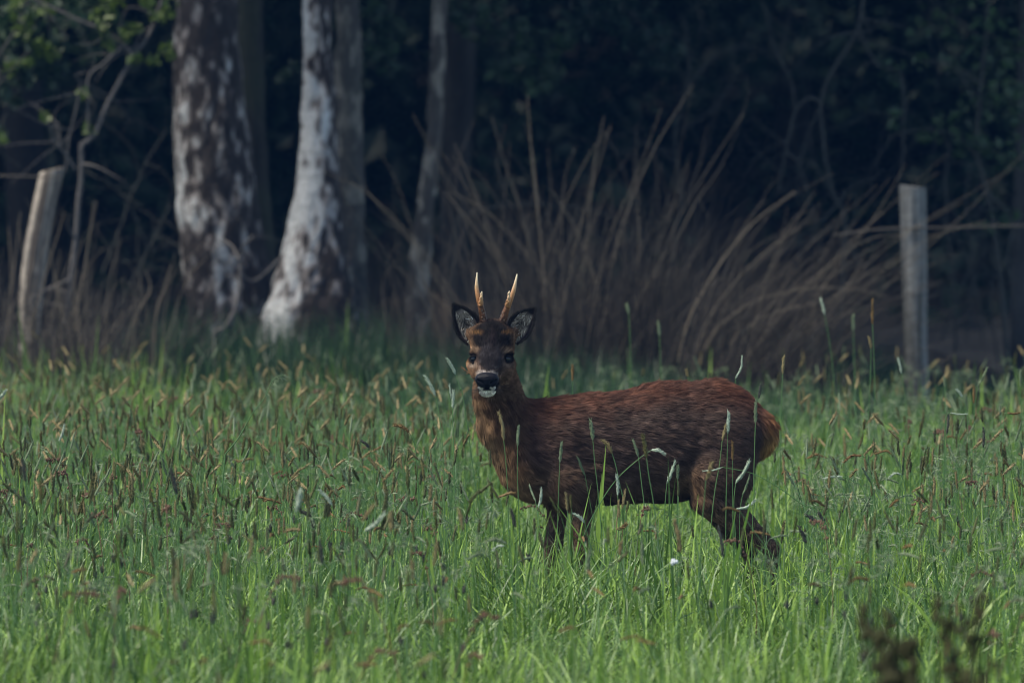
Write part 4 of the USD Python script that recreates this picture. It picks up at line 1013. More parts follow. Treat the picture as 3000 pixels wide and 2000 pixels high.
# antlers: beaded bases, a forward tine each, pale polished tips
def antler(path, radii, tine, tine_r, seed):
    rng = np.random.default_rng(seed)
    def part(pts, rad, n, s0):
        sp = smooth_path(pts, n); r = np.interp(np.linspace(0, 1, n), np.linspace(0, 1, len(rad)), rad)
        v, f = tube(sp, r, 18, rough=0.0)
        A = np.tile(np.arange(18) * 2 * np.pi / 18, n)
        tt = np.repeat(np.linspace(0, 1, n), 18)
        body = v[:n * 18]; c = np.repeat(sp, 18, 0)
        bead = np.clip((meshkit.noise(body / 3.6, seed) - 0.52) / 0.2, 0, 1) * np.clip((0.62 - tt * s0) / 0.4, 0, 1)
        groove = np.sin(A * 5 + 2 * meshkit.noise(body / 20.0, seed + 1)) * 0.05
        body += unit(body - c) * (bead * 3.0 + groove * np.repeat(r, 18))[:, None]
        return v, f, np.concatenate([tt * s0, [0, s0]]), np.concatenate([bead, [0, 0]])
    v, f, t, bd = part(path, radii, 60, 1.0)
    v2, f2, t2, bd2 = part(tine, tine_r, 24, 0.35)
    t2 = t2 + 0.58; bd2 = bd2 * 0
    tt = np.concatenate([t, t2]); bb = np.concatenate([bd, bd2])
    ramp = [(0, (0.008, 0.005, 0.004)), (0.22, (0.020, 0.009, 0.005)), (0.45, (0.075, 0.028, 0.008)), (0.60, (0.19, 0.082, 0.028)), (0.76, (0.30, 0.16, 0.075)), (0.90, (0.42, 0.32, 0.20)), (1.0, (0.55, 0.48, 0.33))]
    c = np.stack([np.interp(tt, [x for x, _ in ramp], [y[k] for _, y in ramp]) for k in range(3)], 1)
    c = c * (1 + 0.9 * bb[:, None])
    vv, ff = join([(v, f), (v2, f2)])
    a = obj('antler', deer_mesh(vv, ff), M['antler'], deer, smooth=True, colors=c)
    bl = []
    b0 = np.array(path[0], float)
    for k in range(26):                                         # coronet
        an = k / 26 * 2 * np.pi + rng.normal(0, 0.1); r = radii[0] * rng.uniform(1.05, 1.35)
        ic = trimesh.creation.icosphere(1, rng.uniform(2.0, 3.6))
        bl.append((np.asarray(ic.vertices) * [1, 0.9, 1] + b0 + [math.cos(an) * r, 3 - rng.uniform(0, 5), math.sin(an) * r], np.asarray(ic.faces)))
    for k in range(46):                                         # pearls up the inner side
        s = rng.uniform(0.02, 0.42); sp = smooth_path(path, 60)[int(s * 59)]; r = np.interp(s, np.linspace(0, 1, len(radii)), radii)
        inner = 1 if path[0][0] < 1443 else -1
        an = rng.normal(0 if inner > 0 else np.pi, 0.9)
        ic = trimesh.creation.icosphere(1, rng.uniform(1.4, 2.6))
        bl.append((np.asarray(ic.vertices) + sp + [math.cos(an) * r * 0.95, 0, -abs(math.sin(an)) * r * 0.95], np.asarray(ic.faces)))
    vb, fb = join(bl)
    obj('beading', deer_mesh(vb, fb), M['antler'], a, smooth=True, colors=np.tile([0.11, 0.075, 0.055], (len(vb), 1)))
antler([(1423, 972, -58), (1418, 940, -62), (1411, 905, -66), (1403, 875, -66), (1397, 840, -62), (1398, 797, -56)], [11, 9.6, 8.6, 7.6, 5.8, 1.6], [(1407, 893, -72), (1410, 876, -80), (1412, 852, -86)], [6.5, 5, 1.6], 601)
antler([(1463, 973, -58), (1471, 944, -62), (1481, 913, -66), (1493, 884, -66), (1506, 845, -62), (1515, 802, -56)], [11, 9.8, 8.8, 7.8, 6.0, 1.6], [(1485, 896, -72), (1489, 878, -80), (1493, 851, -86)], [6.5, 5, 1.6], 602)

for cu, cw in ((1676, -68), (1592, 62), (2236, -57), (2182, 56)):                # cloven hooves
    for s in (-1, 1):
        ic = trimesh.creation.icosphere(2, 1.0); q = np.asarray(ic.vertices) * [19, 16, 8.5]
        q[:, 0] -= np.clip(q[:, 1], 0, 16) * 0.4
        q[:, 1] = np.minimum(q[:, 1], 9)
        obj('hoof', deer_mesh(q + [cu - 6, GROUND_V - 11, cw + s * 9], np.asarray(ic.faces)), M['hoof'], deer, smooth=True)
# tail hidden in the rump hair; whiskers at the chin
rngw = np.random.default_rng(9)
wk = []
for k in range(26):
    s = rngw.choice([-1, 1]); r0 = np.array([1428 + s * rngw.uniform(14, 30), 1128 + rngw.uniform(-6, 12), -180.0])
    d = unit(np.array([s * 1.0, rngw.uniform(-0.1, 0.7), -0.25])); l = rngw.uniform(14, 30)
    wk.append(np.stack([r0, r0 + d * l * 0.5, r0 + d * l + [0, 3, 0]]))
curves('whiskers', deer_world(np.array(wk)), np.array([0.5, 0.4, 0.2]) / 1000, np.tile([0.05, 0.05, 0.05], (26, 1)), M['fur'], deer)
# ------------------------------------------------------------------ meadow grass
def blade(base, h, lean, az, width, rng, droop=0.5, segs=4):
    t = np.linspace(0, 1, segs + 1)
    d = np.array([math.cos(az), math.sin(az), 0])
    out = lean * h * t ** 1.8
    up = h * (t - droop * lean * t ** 3 * 0.55)
    p = base + d * out[:, None] + np.array([0, 0, 1.0]) * up[:, None]
    fa = az + np.pi / 2 + rng.normal(0, 0.5)
    s = np.array([math.cos(fa), math.sin(fa), 0.15 * rng.normal()])
    tw = 1 + 0 * t
    w = width * np.interp(t, [0, 0.35, 0.75, 1], [0.75, 1, 0.7, 0.06]) / 2
    v = np.concatenate([p - s * w[:, None], p + s * w[:, None]])
    n = segs + 1; i = np.arange(segs)
    f = np.concatenate([np.stack([i, i + n, i + n + 1], 1), np.stack([i, i + n + 1, i + 1], 1)])
    return v, f

def tuft(rng, n, radius, h, hs, width, lean, droop=0.5):
    out = []
    for _ in range(n):
        r = radius * math.sqrt(rng.uniform()); a = rng.uniform(0, 2 * np.pi)
        out.append(blade(np.array([r * math.cos(a), r * math.sin(a), -0.01]), h * np.clip(rng.normal(1, hs), 0.35, 1.6), abs(rng.normal(lean, lean * 0.7)), rng.uniform(0, 2 * np.pi), width * rng.uniform(0.6, 1.3), rng, droop))
    return join(out)

rng = np.random.default_rng(1000)
g_protos, g_mats = [], []
for k in range(8):
    g_protos.append(tuft(rng, 20, 0.11, 0.27, 0.32, 0.0060, 0.48, 0.8)); g_mats.append(M['grass'])
for k in range(3):
    g_protos.append(tuft(rng, 12, 0.10, 0.29, 0.26, 0.0044, 0.6, 1.0)); g_mats.append(M['pale_grass'])
for k in range(2):
    g_protos.append(tuft(rng, 10, 0.09, 0.30, 0.25, 0.0105, 0.30)); g_mats.append(M['grass'])

def scatter(n, y0, y1, margin, rng, power=1.0):
    """Points over the meadow between y0 and y1, evenly per square metre, out to margin metres beside the view."""
    y = rng.uniform(y0, y1, n * 3)
    w = half_w(y) + margin
    keep = rng.uniform(size=n * 3) < w / (half_w(y1) + margin)
    y = y[keep][:n]; x = rng.uniform(-1, 1, len(y)) * (half_w(y) + margin)
    return x, y

def height_map(x, y):
    n = meshkit.fbm(np.stack([x * 0.55, y * 0.30, 0 * x], -1), 3, 44)
    h = 0.80 + 0.55 * (n - 0.5)
    h *= 0.72 + 0.56 * meshkit.noise(np.stack([x * 2.6, y * 1.3, 0 * x], -1), 45)
    px = x / y * FPX + 1500
    h *= 1 + 0.30 * ((y > 21.6) & (y < 23.95) & (px > 1480) & (px < 2380))
    h *= 1 + 0.12 * np.clip((1300 - px) / 700, 0, 1) * np.clip((y - 21) / 6, 0, 1)
    h *= 1 + 0.12 * np.clip((y - 31) / 5, 0, 1)
    return h

NG = 17000
gx, gy = scatter(NG, 13.6, 38.4, 1.3, rng)
kind = rng.choice(13, len(gx), p=[0.068] * 8 + [0.102] * 3 + [0.075] * 2)
hm = height_map(gx, gy) * rng.uniform(0.75, 1.25, len(gx))
far = (gy > 35.2)
sc = np.stack([np.full(len(gx), 1.0), np.full(len(gx), 1.0), hm], 1)
sel = ~far | (rng.uniform(size=len(gx)) < 0.5)
instancer('meadow_grass', g_protos, kind[sel], np.stack([gx, gy, 0 * gx], 1)[sel], yaw_tilt_quats(sel.sum(), rng, 0.10), sc[sel],
          'lush wet green meadow grass all around the deer', g_mats, cat='grass')
# darker fresh grass in the shade along the wood's edge
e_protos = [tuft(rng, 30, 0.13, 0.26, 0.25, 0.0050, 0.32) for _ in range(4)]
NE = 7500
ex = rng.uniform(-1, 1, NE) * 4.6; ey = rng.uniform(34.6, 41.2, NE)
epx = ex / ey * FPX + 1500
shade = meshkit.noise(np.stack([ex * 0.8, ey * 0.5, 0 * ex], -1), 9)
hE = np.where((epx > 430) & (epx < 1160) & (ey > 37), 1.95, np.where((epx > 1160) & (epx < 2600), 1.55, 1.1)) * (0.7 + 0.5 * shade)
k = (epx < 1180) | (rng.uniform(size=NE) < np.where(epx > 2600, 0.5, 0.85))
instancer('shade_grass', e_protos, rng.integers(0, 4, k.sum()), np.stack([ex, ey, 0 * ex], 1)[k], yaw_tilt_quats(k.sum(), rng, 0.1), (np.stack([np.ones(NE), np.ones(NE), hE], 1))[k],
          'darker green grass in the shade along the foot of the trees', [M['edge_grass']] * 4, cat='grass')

# ------------------------------------------------------------------ seed heads
def spindle(p0, p1, bow, r, rng, spikelets=44, rings=12, sides=7, bristle=True):
    """A soft cylindrical seed head from its foot p0 to its tip p1, set with overlapping spikelets."""
    p0, p1 = np.asarray(p0, float), np.asarray(p1, float)
    sp = smooth_path([p0, (p0 + p1) / 2 + bow, p1], rings)
    pr = r * np.interp(np.linspace(0, 1, rings), [0, 0.08, 0.2, 0.6, 0.88, 1], [0.25, 0.7, 0.95, 1, 0.65, 0.12])
    parts = [tube(sp, pr * 0.8, sides)]
    t = unit(np.gradient(sp, axis=0))
    for k in range(spikelets):
        s = (k + rng.uniform()) / spikelets * 0.96; i = min(int(s * (rings - 1)), rings - 2)
        c = sp[i] + (sp[i + 1] - sp[i]) * (s * (rings - 1) - i); ax = t[i]
        rr = np.interp(s * (rings - 1), np.arange(rings), pr)
        o = unit(np.cross(ax, rng.normal(size=3))); b = np.cross(ax, o)
        l = r * rng.uniform(1.3, 2.1); d = unit(ax + o * 0.33)
        q0 = c + o * rr * 0.62; tip = q0 + d * l
        ww = r * 0.34
        parts.append((np.array([q0, q0 + d * l * 0.45 + b * ww, q0 + d * l * 0.45 - b * ww, q0 + d * l * 0.4 + o * ww * 1.2, tip]),
                      np.array([[0, 1, 3], [0, 3, 2], [1, 4, 3], [3, 4, 2], [0, 2, 1], [1, 2, 4]])))
        if bristle and k % 2 == 0:
            e = tip + d * r * rng.uniform(0.6, 1.2) + o * r * 0.2
            parts.append((np.array([tip - b * 0.0005, tip + b * 0.0005, e]), np.array([[0, 1, 2]])))
    return join(parts)

def stalk_path(top, pts, Y):
    g = pts[-1].copy() if len(pts) else top.copy()
    prev = pts[-2] if len(pts) > 1 else top
    drop = g[2]
    slope = (g - prev) / max(prev[2] - g[2], 0.05)
    g = g + np.clip(slope[0], -0.4, 0.4) * np.array([1, 0, 0]) * max(drop, 0) * 0.6
    g[2] = -0.01
    return [top] + list(pts) + [g]

FOX = []
def foxtail(tip_px, foot_px, stem_px, Y, r_mm, tone, label, bow=0.0, name='foxtail_stalk', stem_r=1.3):
    seed = int(tip_px[0] * 7 + tip_px[1])
    rng = np.random.default_rng(seed)
    tip, foot = at(*tip_px, Y), at(*foot_px, Y)
    pts = [at(a, b, Y) for a, b in stem_px]
    path = stalk_path(foot, pts, Y)
    base = path[-1]
    t = thing(name, label, 'grass stalk', (base[0], Y, 0), group='taller flowering grass stalks in the meadow')
    sp = smooth_path(path, 12 + 6 * len(path))
    obj('stem', tube(sp, np.linspace(stem_r * 0.8, stem_r * 1.25, len(sp)) / 1000, 5), M['stalk'], t, smooth=True)
    side = np.array([tip[2] - foot[2], 0, -(tip[0] - foot[0])])
    obj('seed_head', spindle(foot, tip, side * bow, r_mm / 1000, rng), M[tone], t)
    return t

YD = 23.55
FL = [
 # in front of the deer
 ((1461, 1203), (1476, 1290), [(1484, 1380), (1489, 1500)], YD, 5.5, 'fox_tan', 'greenish tan seed head standing before the throat of the deer', .04),
 ((1519, 1248), (1516, 1306), [(1516, 1400), (1519, 1480)], YD, 4.5, 'fox_green', 'short pale green seed head before the base of the deer\'s neck', 0),
 ((1645, 1295), (1640, 1355), [(1637, 1430), (1632, 1600)], YD, 4.8, 'fox_green', 'upright seed head with rusty foot before the deer\'s shoulder', 0),
 ((1730, 1229), (1737, 1290), [(1743, 1360), (1754, 1460), (1764, 1600)], YD, 5.5, 'fox_green', 'tall thick green seed head before the deer\'s ribs', .02),
 ((1764, 1288), (1793, 1328), [(1803, 1360), (1816, 1420), (1830, 1500)], YD, 5.5, 'fox_tan', 'brownish seed head bent towards the deer\'s shoulder', .10),
 ((1854, 1288), (1870, 1337), [(1880, 1420), (1890, 1520)], YD, 4.0, 'fox_green', 'slim dark-sided seed head before the middle of the flank', .02),
 ((1883, 1272), (1894, 1341), [(1902, 1400), (1914, 1470), (1930, 1600)], 22.4, 6.0, 'fox_brown', 'blurred olive-brown seed head before the middle of the flank', .02),
 ((1948, 1330), (1908, 1318), [(1870, 1345), (1810, 1400), (1758, 1475), (1700, 1600)], YD, 4.6, 'fox_pale', 'pale nodding seed head at the end of a long arching stalk before the belly', -.12),
 ((1978, 1350), (1954, 1415), [(1949, 1470), (1944, 1560)], YD, 5.0, 'fox_pale', 'big pale seed head slanting before the rear of the belly', .02),
 ((1986, 1364), (1985, 1404), [(1985, 1460), (1985, 1560)], YD, 4.6, 'fox_green', 'small upright seed head just behind the big slanting pale one', 0),
 ((1806, 1388), (1810, 1451), [(1812, 1500), (1812, 1580)], YD, 4.5, 'fox_pale', 'pale upright seed head low before the belly', .03),
 ((2135, 1203), (2132, 1270), [(2130, 1360), (2127, 1500)], YD, 5.0, 'fox_pale', 'pale green seed head before the upper thigh, straight and tall', 0),
 ((2126, 1243), (2116, 1290), [(2108, 1360), (2088, 1490)], YD, 4.2, 'fox_tan', 'thin tan seed head crossing beside the pale one on the thigh', .02),
 ((2146, 1292), (2146, 1348), [(2146, 1430), (2148, 1600)], YD, 4.2, 'fox_rust', 'ochre seed head low before the thigh', 0),
 ((2215, 1172), (2213, 1241), [(2210, 1340), (2204, 1560)], YD, 5.0, 'fox_green', 'tallest dark-green seed head before the rump', 0),
 ((2086, 1353), (2068, 1406), [(2062, 1480), (2056, 1560)], 21.6, 5.5, 'fox_tan', 'blurred tan seed head before the knee of the hind leg', .03),
 ((2057, 1379), (2117, 1368), [(2200, 1385), (2270, 1420), (2340, 1470), (2425, 1545)], YD, 2.6, 'fox_pale', 'thin bent seed head on a stalk swept far across behind the rump', -.06),
 ((2197, 1346), (2155, 1415), [(2150, 1480), (2156, 1600)], YD, 5.0, 'fox_pale', 'large pale seed head leaning across the hind leg', .05),
 ((2197, 1388), (2175, 1451), [(2168, 1500), (2166, 1600)], YD, 3.4, 'fox_green', 'slim green seed head under the large leaning pale one', .03),
 ((2215, 1462), (2157, 1490), [(2150, 1530), (2152, 1620)], YD, 4.5, 'fox_pale', 'pale seed head arching over the shank of the hind leg', .14),
 ((1586, 1429), (1577, 1487), [(1576, 1520), (1572, 1600)], YD, 4.0, 'fox_pale', 'whitish seed head before the brisket', .05),
 ((1657, 1442), (1662, 1496), [(1664, 1540), (1668, 1640)], YD, 4.6, 'fox_tan', 'ragged tan seed head between the tops of the front legs', .02),
 ((1671, 1450), (1674, 1490), [(1672, 1540), (1670, 1640)], YD, 4.0, 'fox_brown', 'shorter ragged brown seed head touching the tan one at the front legs', -.02),
 ((1679, 1504), (1713, 1531), [(1720, 1560), (1735, 1640)], YD, 4.5, 'fox_pale', 'pinkish pale seed head bent over the near front leg', .10),
 # beside the head
 ((1243, 1100), (1276, 1159), [(1287, 1220), (1296, 1300), (1300, 1400)], YD, 5.0, 'fox_pale', 'white seed head leaning out on the open side of the deer\'s face', .03),
 ((1309, 1049), (1335, 1096), [(1348, 1140), (1362, 1200)], 24.9, 5.0, 'fox_pale', 'highest silvery seed head, level with the deer\'s eye', .02),
 ((1316, 1124), (1323, 1168), [(1326, 1240), (1328, 1340)], 23.9, 3.4, 'fox_pale', 'slim silvery seed head, thinner of the pair below the deer\'s chin', 0),
 ((1329, 1142), (1326, 1195), [(1326, 1240), (1330, 1340)], YD, 4.2, 'fox_pale', 'thicker white seed head of the pair below the deer\'s chin', 0),
 ((1300, 1112), (1314, 1140), [(1318, 1200), (1322, 1300)], 27, 5.0, 'fox_tan', 'soft blurred seed head behind the silvery pair', .02),
 ((1154, 1244), (1199, 1266), [(1214, 1300), (1222, 1380)], YD, 5.5, 'fox_rust', 'brown-and-rust seed head drooping sideways in front of the deer', .10),
 # behind the back of the deer
 ((2174, 1040), (2155, 1108), [(2150, 1180), (2146, 1260)], 25.0, 3.4, 'fox_pale', 'curved whitish seed head rising behind the croup', .10),
 ((2296, 1042), (2293, 1095), [(2290, 1170), (2286, 1300)], 25.2, 4.6, 'fox_tan', 'orange-tan seed head rising high behind the rump', 0),
 ((2228, 1125), (2222, 1168), [(2218, 1230), (2214, 1320)], 24.8, 4.0, 'fox_dark', 'dark seed head just behind the curve of the rump', .02),
 ((1677, 1068), (1677, 1116), [(1678, 1200), (1678, 1300)], 26.5, 4.6, 'fox_rust', 'brown seed head behind the withers', 0),
 ((2010, 1082), (2016, 1104), [(2018, 1180), (2020, 1300)], 27.0, 4.2, 'fox_tan', 'small tan seed head peeping over the loins', 0),
 ((1836, 890), (1842, 920), [(1846, 1000), (1850, 1150)], 30.5, 5.5, 'fox_green', 'faint green seed head standing high before the dead grass', .02),
 ((1928, 940), (1932, 985), [(1936, 1080), (1940, 1200)], 30.5, 5.0, 'fox_green', 'soft green seed head before the foot of the dead grass', .02),
 # tall ones before the wood
 ((2556, 874), (2556, 950), [(2560, 1040), (2563, 1150), (2560, 1300)], 27.5, 5.0, 'fox_rust', 'very tall ochre-tipped seed head between rump and upright post', 0),
 ((2404, 874), (2416, 922), [(2428, 990), (2440, 1080), (2446, 1200)], 29.5, 5.0, 'fox_pale', 'tall pale seed head leaning before the bowed dead grass', .02),
 ((2500, 923), (2500, 970), [(2502, 1050), (2506, 1180)], 30.5, 5.5, 'fox_green', 'soft grey-green seed head next to the very tall ochre one', 0),
 ((2545, 986), (2552, 1021), [(2550, 1100), (2544, 1250)], 27.0, 4.5, 'fox_tan', 'short tan seed head sharing the foot of the very tall ochre one', .02),
 ((2630, 1048), (2641, 1094), [(2650, 1160), (2658, 1260)], 27.5, 4.2, 'fox_pale', 'whitish seed head before the lower end of the upright post', .03),
 ((2766, 1104), (2768, 1134), [(2770, 1200), (2772, 1320)], 26.5, 3.6, 'fox_green', 'short green seed head past the foot of the upright post', 0),
 ((2802, 1140), (2820, 1163), [(2830, 1200), (2838, 1300)], 26.0, 4.0, 'fox_pale', 'short whitish seed head tipped over past the foot of the upright post', .05),
 ((2893, 1075), (2864, 1130), [(2856, 1200), (2850, 1300), (2846, 1420)], 26.0, 4.2, 'fox_green', 'green seed head on a tall leaning stalk far past the upright post', .04),
 ((2853, 1130), (2853, 1182), [(2854, 1260), (2856, 1360)], 26.0, 4.0, 'fox_rust', 'orange seed head beside the tall leaning green stalk', 0),
 ((2779, 1211), (2773, 1272), [(2770, 1330), (2766, 1460)], 24.6, 3.8, 'fox_dark', 'slender dark seed head under a bent pale one', .03),
 ((2836, 1212), (2784, 1209), [(2775, 1215), (2768, 1260), (2764, 1460)], 24.5, 2.6, 'fox_pale', 'thin pale seed head bent flat above the slender dark one', .05),
 ((2882, 1251), (2881, 1311), [(2881, 1370), (2886, 1480)], 24.4, 4.4, 'fox_dark', 'plump dark seed head edged with light', .02),
 ((2471, 1354), (2525, 1334), [(2540, 1350), (2556, 1420)], 24.0, 4.6, 'fox_rust', 'feathery brown seed head drooping behind the rump', .16),
 ((2605, 1398), (2641, 1389), [(2650, 1420), (2656, 1500)], 24.0, 3.4, 'fox_pale', 'small white-edged seed head curled over in the open grass', .20),
 ((2410, 1402), (2470, 1396), [(2500, 1410), (2540, 1470)], YD, 3.6, 'fox_pale', 'white seed head lying level behind the rump', .05),
 ((2929, 1187), (2931, 1216), [(2934, 1300), (2938, 1400)], 25.5, 3.6, 'fox_green', 'little yellow-green seed head near the picture edge', 0),
 ((2989, 1084), (2990, 1134), [(2992, 1200), (2994, 1300)], 26.5, 4.2, 'fox_green', 'green seed head cut close by the picture edge', 0),
 ((2990, 1209), (2950, 1209), [(2942, 1220), (2938, 1320)], 25.0, 3.2, 'fox_rust', 'reddish seed head lying flat near the picture edge', .06),
 ((2363, 1508), (2393, 1530), [(2402, 1550), (2410, 1640)], 22.6, 5.2, 'fox_dark', 'dark seed head, upper of the dark pair beyond the hind hoof', .03),
 ((2340, 1540), (2362, 1592), [(2368, 1640), (2372, 1720)], 21.6, 5.2, 'fox_dark', 'dark seed head, lower of the dark pair beyond the hind hoof', .02),
 ((2398, 1502), (2416, 1528), [(2424, 1560), (2430, 1640)], 22.6, 4.4, 'fox_dark', 'stubby dark seed head next to the dark pair beyond the hind hoof', .02),
 # below the deer
 ((1976, 1519), (1994, 1618), [(1992, 1680), (1988, 1760)], 20.6, 6.0, 'fox_tan', 'long blurred two-toned seed head under the belly', .03),
 ((1835, 1534), (1806, 1550), [(1800, 1580), (1782, 1680)], 22.6, 5.2, 'fox_rust', 'cream and tan seed head tipped over under the belly', .10),
 ((1922, 1519), (1922, 1582), [(1922, 1640), (1922, 1720)], 22.8, 3.4, 'fox_tan', 'straw-coloured thin seed head upright under the belly', 0),
 ((1880, 1584), (1882, 1655), [(1884, 1720), (1886, 1800)], 21.0, 4.6, 'fox_green', 'grey-green soft seed head under the belly', .0),
 ((1727, 1612), (1720, 1678), [(1716, 1740), (1712, 1800)], 20.8, 5.0, 'fox_green', 'soft grey-green seed head below the near front leg', .02),
 ((2104, 1540), (2118, 1632), [(2120, 1700), (2122, 1780)], 21.4, 4.4, 'fox_dark', 'grey soft seed head in front of the hind hoof', .03),
 ((1820, 1586), (1816, 1626), [(1814, 1700), (1812, 1790)], 20.6, 5.2, 'fox_tan', 'fuzzy tan seed head between front legs and belly', .0),
 ((1432, 1580), (1484, 1592), [(1494, 1600), (1500, 1680)], 20.8, 5.0, 'fox_green', 'grey seed head lying over in front of the front hooves', .10),
 ((1444, 1612), (1478, 1598), [(1492, 1620), (1502, 1700)], 21.6, 4.0, 'fox_pale', 'whitish curled seed head in front of the front hooves', .16),
 ((1344, 1490), (1356, 1555), [(1360, 1620), (1364, 1700)], 20.8, 5.2, 'fox_tan', 'blurred buff seed head in the grass before the deer\'s chest', .02),
 ((1496, 1490), (1510, 1545), [(1514, 1620), (1518, 1700)], 21.2, 4.6, 'fox_dark', 'dusky seed head before the front legs', .02),
 # open meadow in front of the deer's face
 ((500, 1372), (517, 1448), [(522, 1520), (524, 1600)], 20.6, 5.6, 'fox_dark', 'blue-grey blurred seed head standing alone below the rugged birch', .02),
 ((880, 1434), (867, 1500), [(866, 1560), (866, 1640)], 19.6, 6.0, 'fox_pale', 'blurred pale seed head below the white birch', .02),
 ((934, 1434), (973, 1480), [(984, 1530), (990, 1620)], 21.6, 5.0, 'fox_pale', 'pale silvery seed head leaning below the white birch', .04),
 ((1126, 1505), (1068, 1555), [(1060, 1600), (1058, 1680)], 20.0, 6.0, 'fox_pale', 'large soft whitish seed head leaning over in the open grass', .06),
 ((1078, 1338), (1106, 1377), [(1112, 1430), (1116, 1520)], 22.4, 4.4, 'fox_tan', 'cream seed head tilted in the grass before the deer\'s neck', .03),
 ((832, 1556), (884, 1552), [(900, 1570), (910, 1660)], 21.4, 4.8, 'fox_tan', 'buff seed head lying level below the white birch', .06),
 ((746, 1536), (746, 1576), [(748, 1640), (752, 1720)], 21.0, 4.8, 'fox_dark', 'stubby grey seed head beside the level buff one', .0),
 ((937, 1580), (945, 1652), [(946, 1720), (948, 1780)], 20.4, 4.4, 'fox_dark', 'long grey-green seed head upright below the level buff one', .0),
 ((966, 1716), (1012, 1708), [(1020, 1730), (1024, 1780)], 20.4, 5.2, 'fox_tan', 'bright tan seed head lying level low in the grass', .10),
 ((64, 1350), (75, 1412), [(80, 1470), (84, 1560)], 19.8, 5.4, 'fox_dark', 'soft grey seed head below the leaning post', .02),
 ((880, 1497), (912, 1514), [(940, 1530), (960, 1600)], 21.8, 5.0, 'fox_dark', 'grey seed head bent under the silvery leaning one', .06),
 ((188, 1243), (173, 1292), [(170, 1350), (168, 1450)], 25.2, 4.0, 'fox_pale', 'slim white seed head below the leaning post', .05),
 ((18, 1142), (-6, 1172), [(-16, 1220), (-20, 1320)], 26.0, 4.6, 'fox_pale', 'white seed head cut by the picture edge below the leaning post', .03),
 ((118, 1410), (122, 1480), [(124, 1540), (126, 1620)], 19.4, 5.4, 'fox_brown', 'blurred brown seed head below the leaning post', .0),
 ((1262, 1420), (1258, 1470), [(1258, 1540), (1258, 1640)], 21.6, 4.6, 'fox_tan', 'pale buff seed head upright before the deer\'s chest', .02),
 ((1206, 1645), (1212, 1700), [(1214, 1760), (1216, 1800)], 19.8, 4.6, 'fox_tan', 'thin straw seed head low before the deer', .0),
 ((1142, 1500), (1146, 1560), [(1148, 1620), (1150, 1700)], 19.6, 5.6, 'fox_tan', 'faint buff seed head behind the large soft whitish one', .02),
 ((403, 1190), (398, 1216), [(400, 1270), (402, 1360)], 27.0, 4.2, 'fox_tan', 'buff seed head far back below the rugged birch', .0),
 ((618, 1250), (616, 1286), [(616, 1340), (616, 1420)], 25.5, 4.2, 'fox_tan', 'ochre seed head standing above the brown spikes', .0),
 ((1060, 1290), (1082, 1312), [(1092, 1360), (1098, 1440)], 23.8, 4.2, 'fox_dark', 'dusky seed head tipped over beside the drooping brown-and-rust one', .04),
]
for row in FL:
    foxtail(*row[:7], bow=row[7])

# loose feathery panicle, broad-leaved clumps and the white bloom under the belly
def panicle(base, h, lean, az, rng, n=26):
    b = np.array(base, float); d = np.array([math.cos(az), math.sin(az) * 0.5, 0])
    sp = smooth_path([b, b + [0, 0, h * 0.6], b + d * lean * 0.5 + [0, 0, h * 0.95], b + d * lean + [0, 0, h * 0.97]], 18)
    parts = []
    for k in range(n):
        i = rng.integers(10, 18); c = sp[i]
        l = rng.uniform(0.012, 0.035)
        e = c + unit(d * 0.8 + rng.normal(size=3) * 0.6 + [0, 0, -0.2]) * l
        s = unit(np.cross(e - c, rng.normal(size=3))) * rng.uniform(0.0009, 0.0018)
        m = (c + e) / 2
        parts.append((np.array([c, m + s, e, m - s]), np.array([[0, 1, 2], [0, 2, 3]])))
    return tube(sp, np.linspace(1.3, 0.5, 18) / 1000, 4), join(parts)

p0 = thing('feathery_stalk', 'loose pale feathery panicle on a long leaning blade below the white birch', 'grass stalk', (at(700, 1500, YD)[0], YD, 0))
sp = smooth_path([at(660, 1330, YD), at(700, 1280, YD), at(740, 1210, YD), at(775, 1165, YD), at(800, 1112, YD), at(832, 1098, YD)], 26)
sp = np.vstack([[sp[0] - [0.05, 0, sp[0][2]]], sp])
obj('stem', tube(sp, np.linspace(2.2, 0.7, 27) / 1000, 5), M['stalk'], p0, smooth=True)
rng = np.random.default_rng(61)
pp = []
for k in range(34):
    c = sp[rng.integers(17, 27)]; e = c + unit(np.array([0.8, 0.3, -0.3]) + rng.normal(size=3) * 0.55) * rng.uniform(0.008, 0.03)
    s = unit(np.cross(e - c, rng.normal(size=3))) * 0.0014; m = (c + e) / 2
    pp.append((np.array([c, m + s, e, m - s]), np.array([[0, 1, 2], [0, 2, 3]])))
obj('seed_head', join(pp), M['fox_green'], p0)

fl = thing('white_flower', 'small round white bloom in the grass under the deer\'s belly', 'flower', (at(1976, 1700, 21.0)[0], 21.0, 0))
c = at(1978, 1650, 21.0)
obj('stem', tube(smooth_path([[c[0] + 0.01, 21.0, -0.01], [c[0] + 0.012, 21.0, c[2] * 0.6], c], 10), 0.0012, 5), M['stalk'], fl, smooth=True)
M['petal'] = plain_material('white_petal', (0.45, 0.47, 0.50), (0.62, 0.63, 0.64), 60, 0.6, 0.3)
for k in range(14):
    a = k * 2.4; rr = 0.003 + 0.006 * (k / 14)
    ic = trimesh.creation.icosphere(1, 1.0); v = np.asarray(ic.vertices) * [0.0030, 0.0030, 0.0048]
    obj('petal', (v + c + [math.cos(a) * rr - 0.004 * (k % 3), math.sin(a) * rr, 0.004 * math.sin(a * 1.7) + 0.004], np.asarray(ic.faces)), M['petal'], fl, smooth=True)

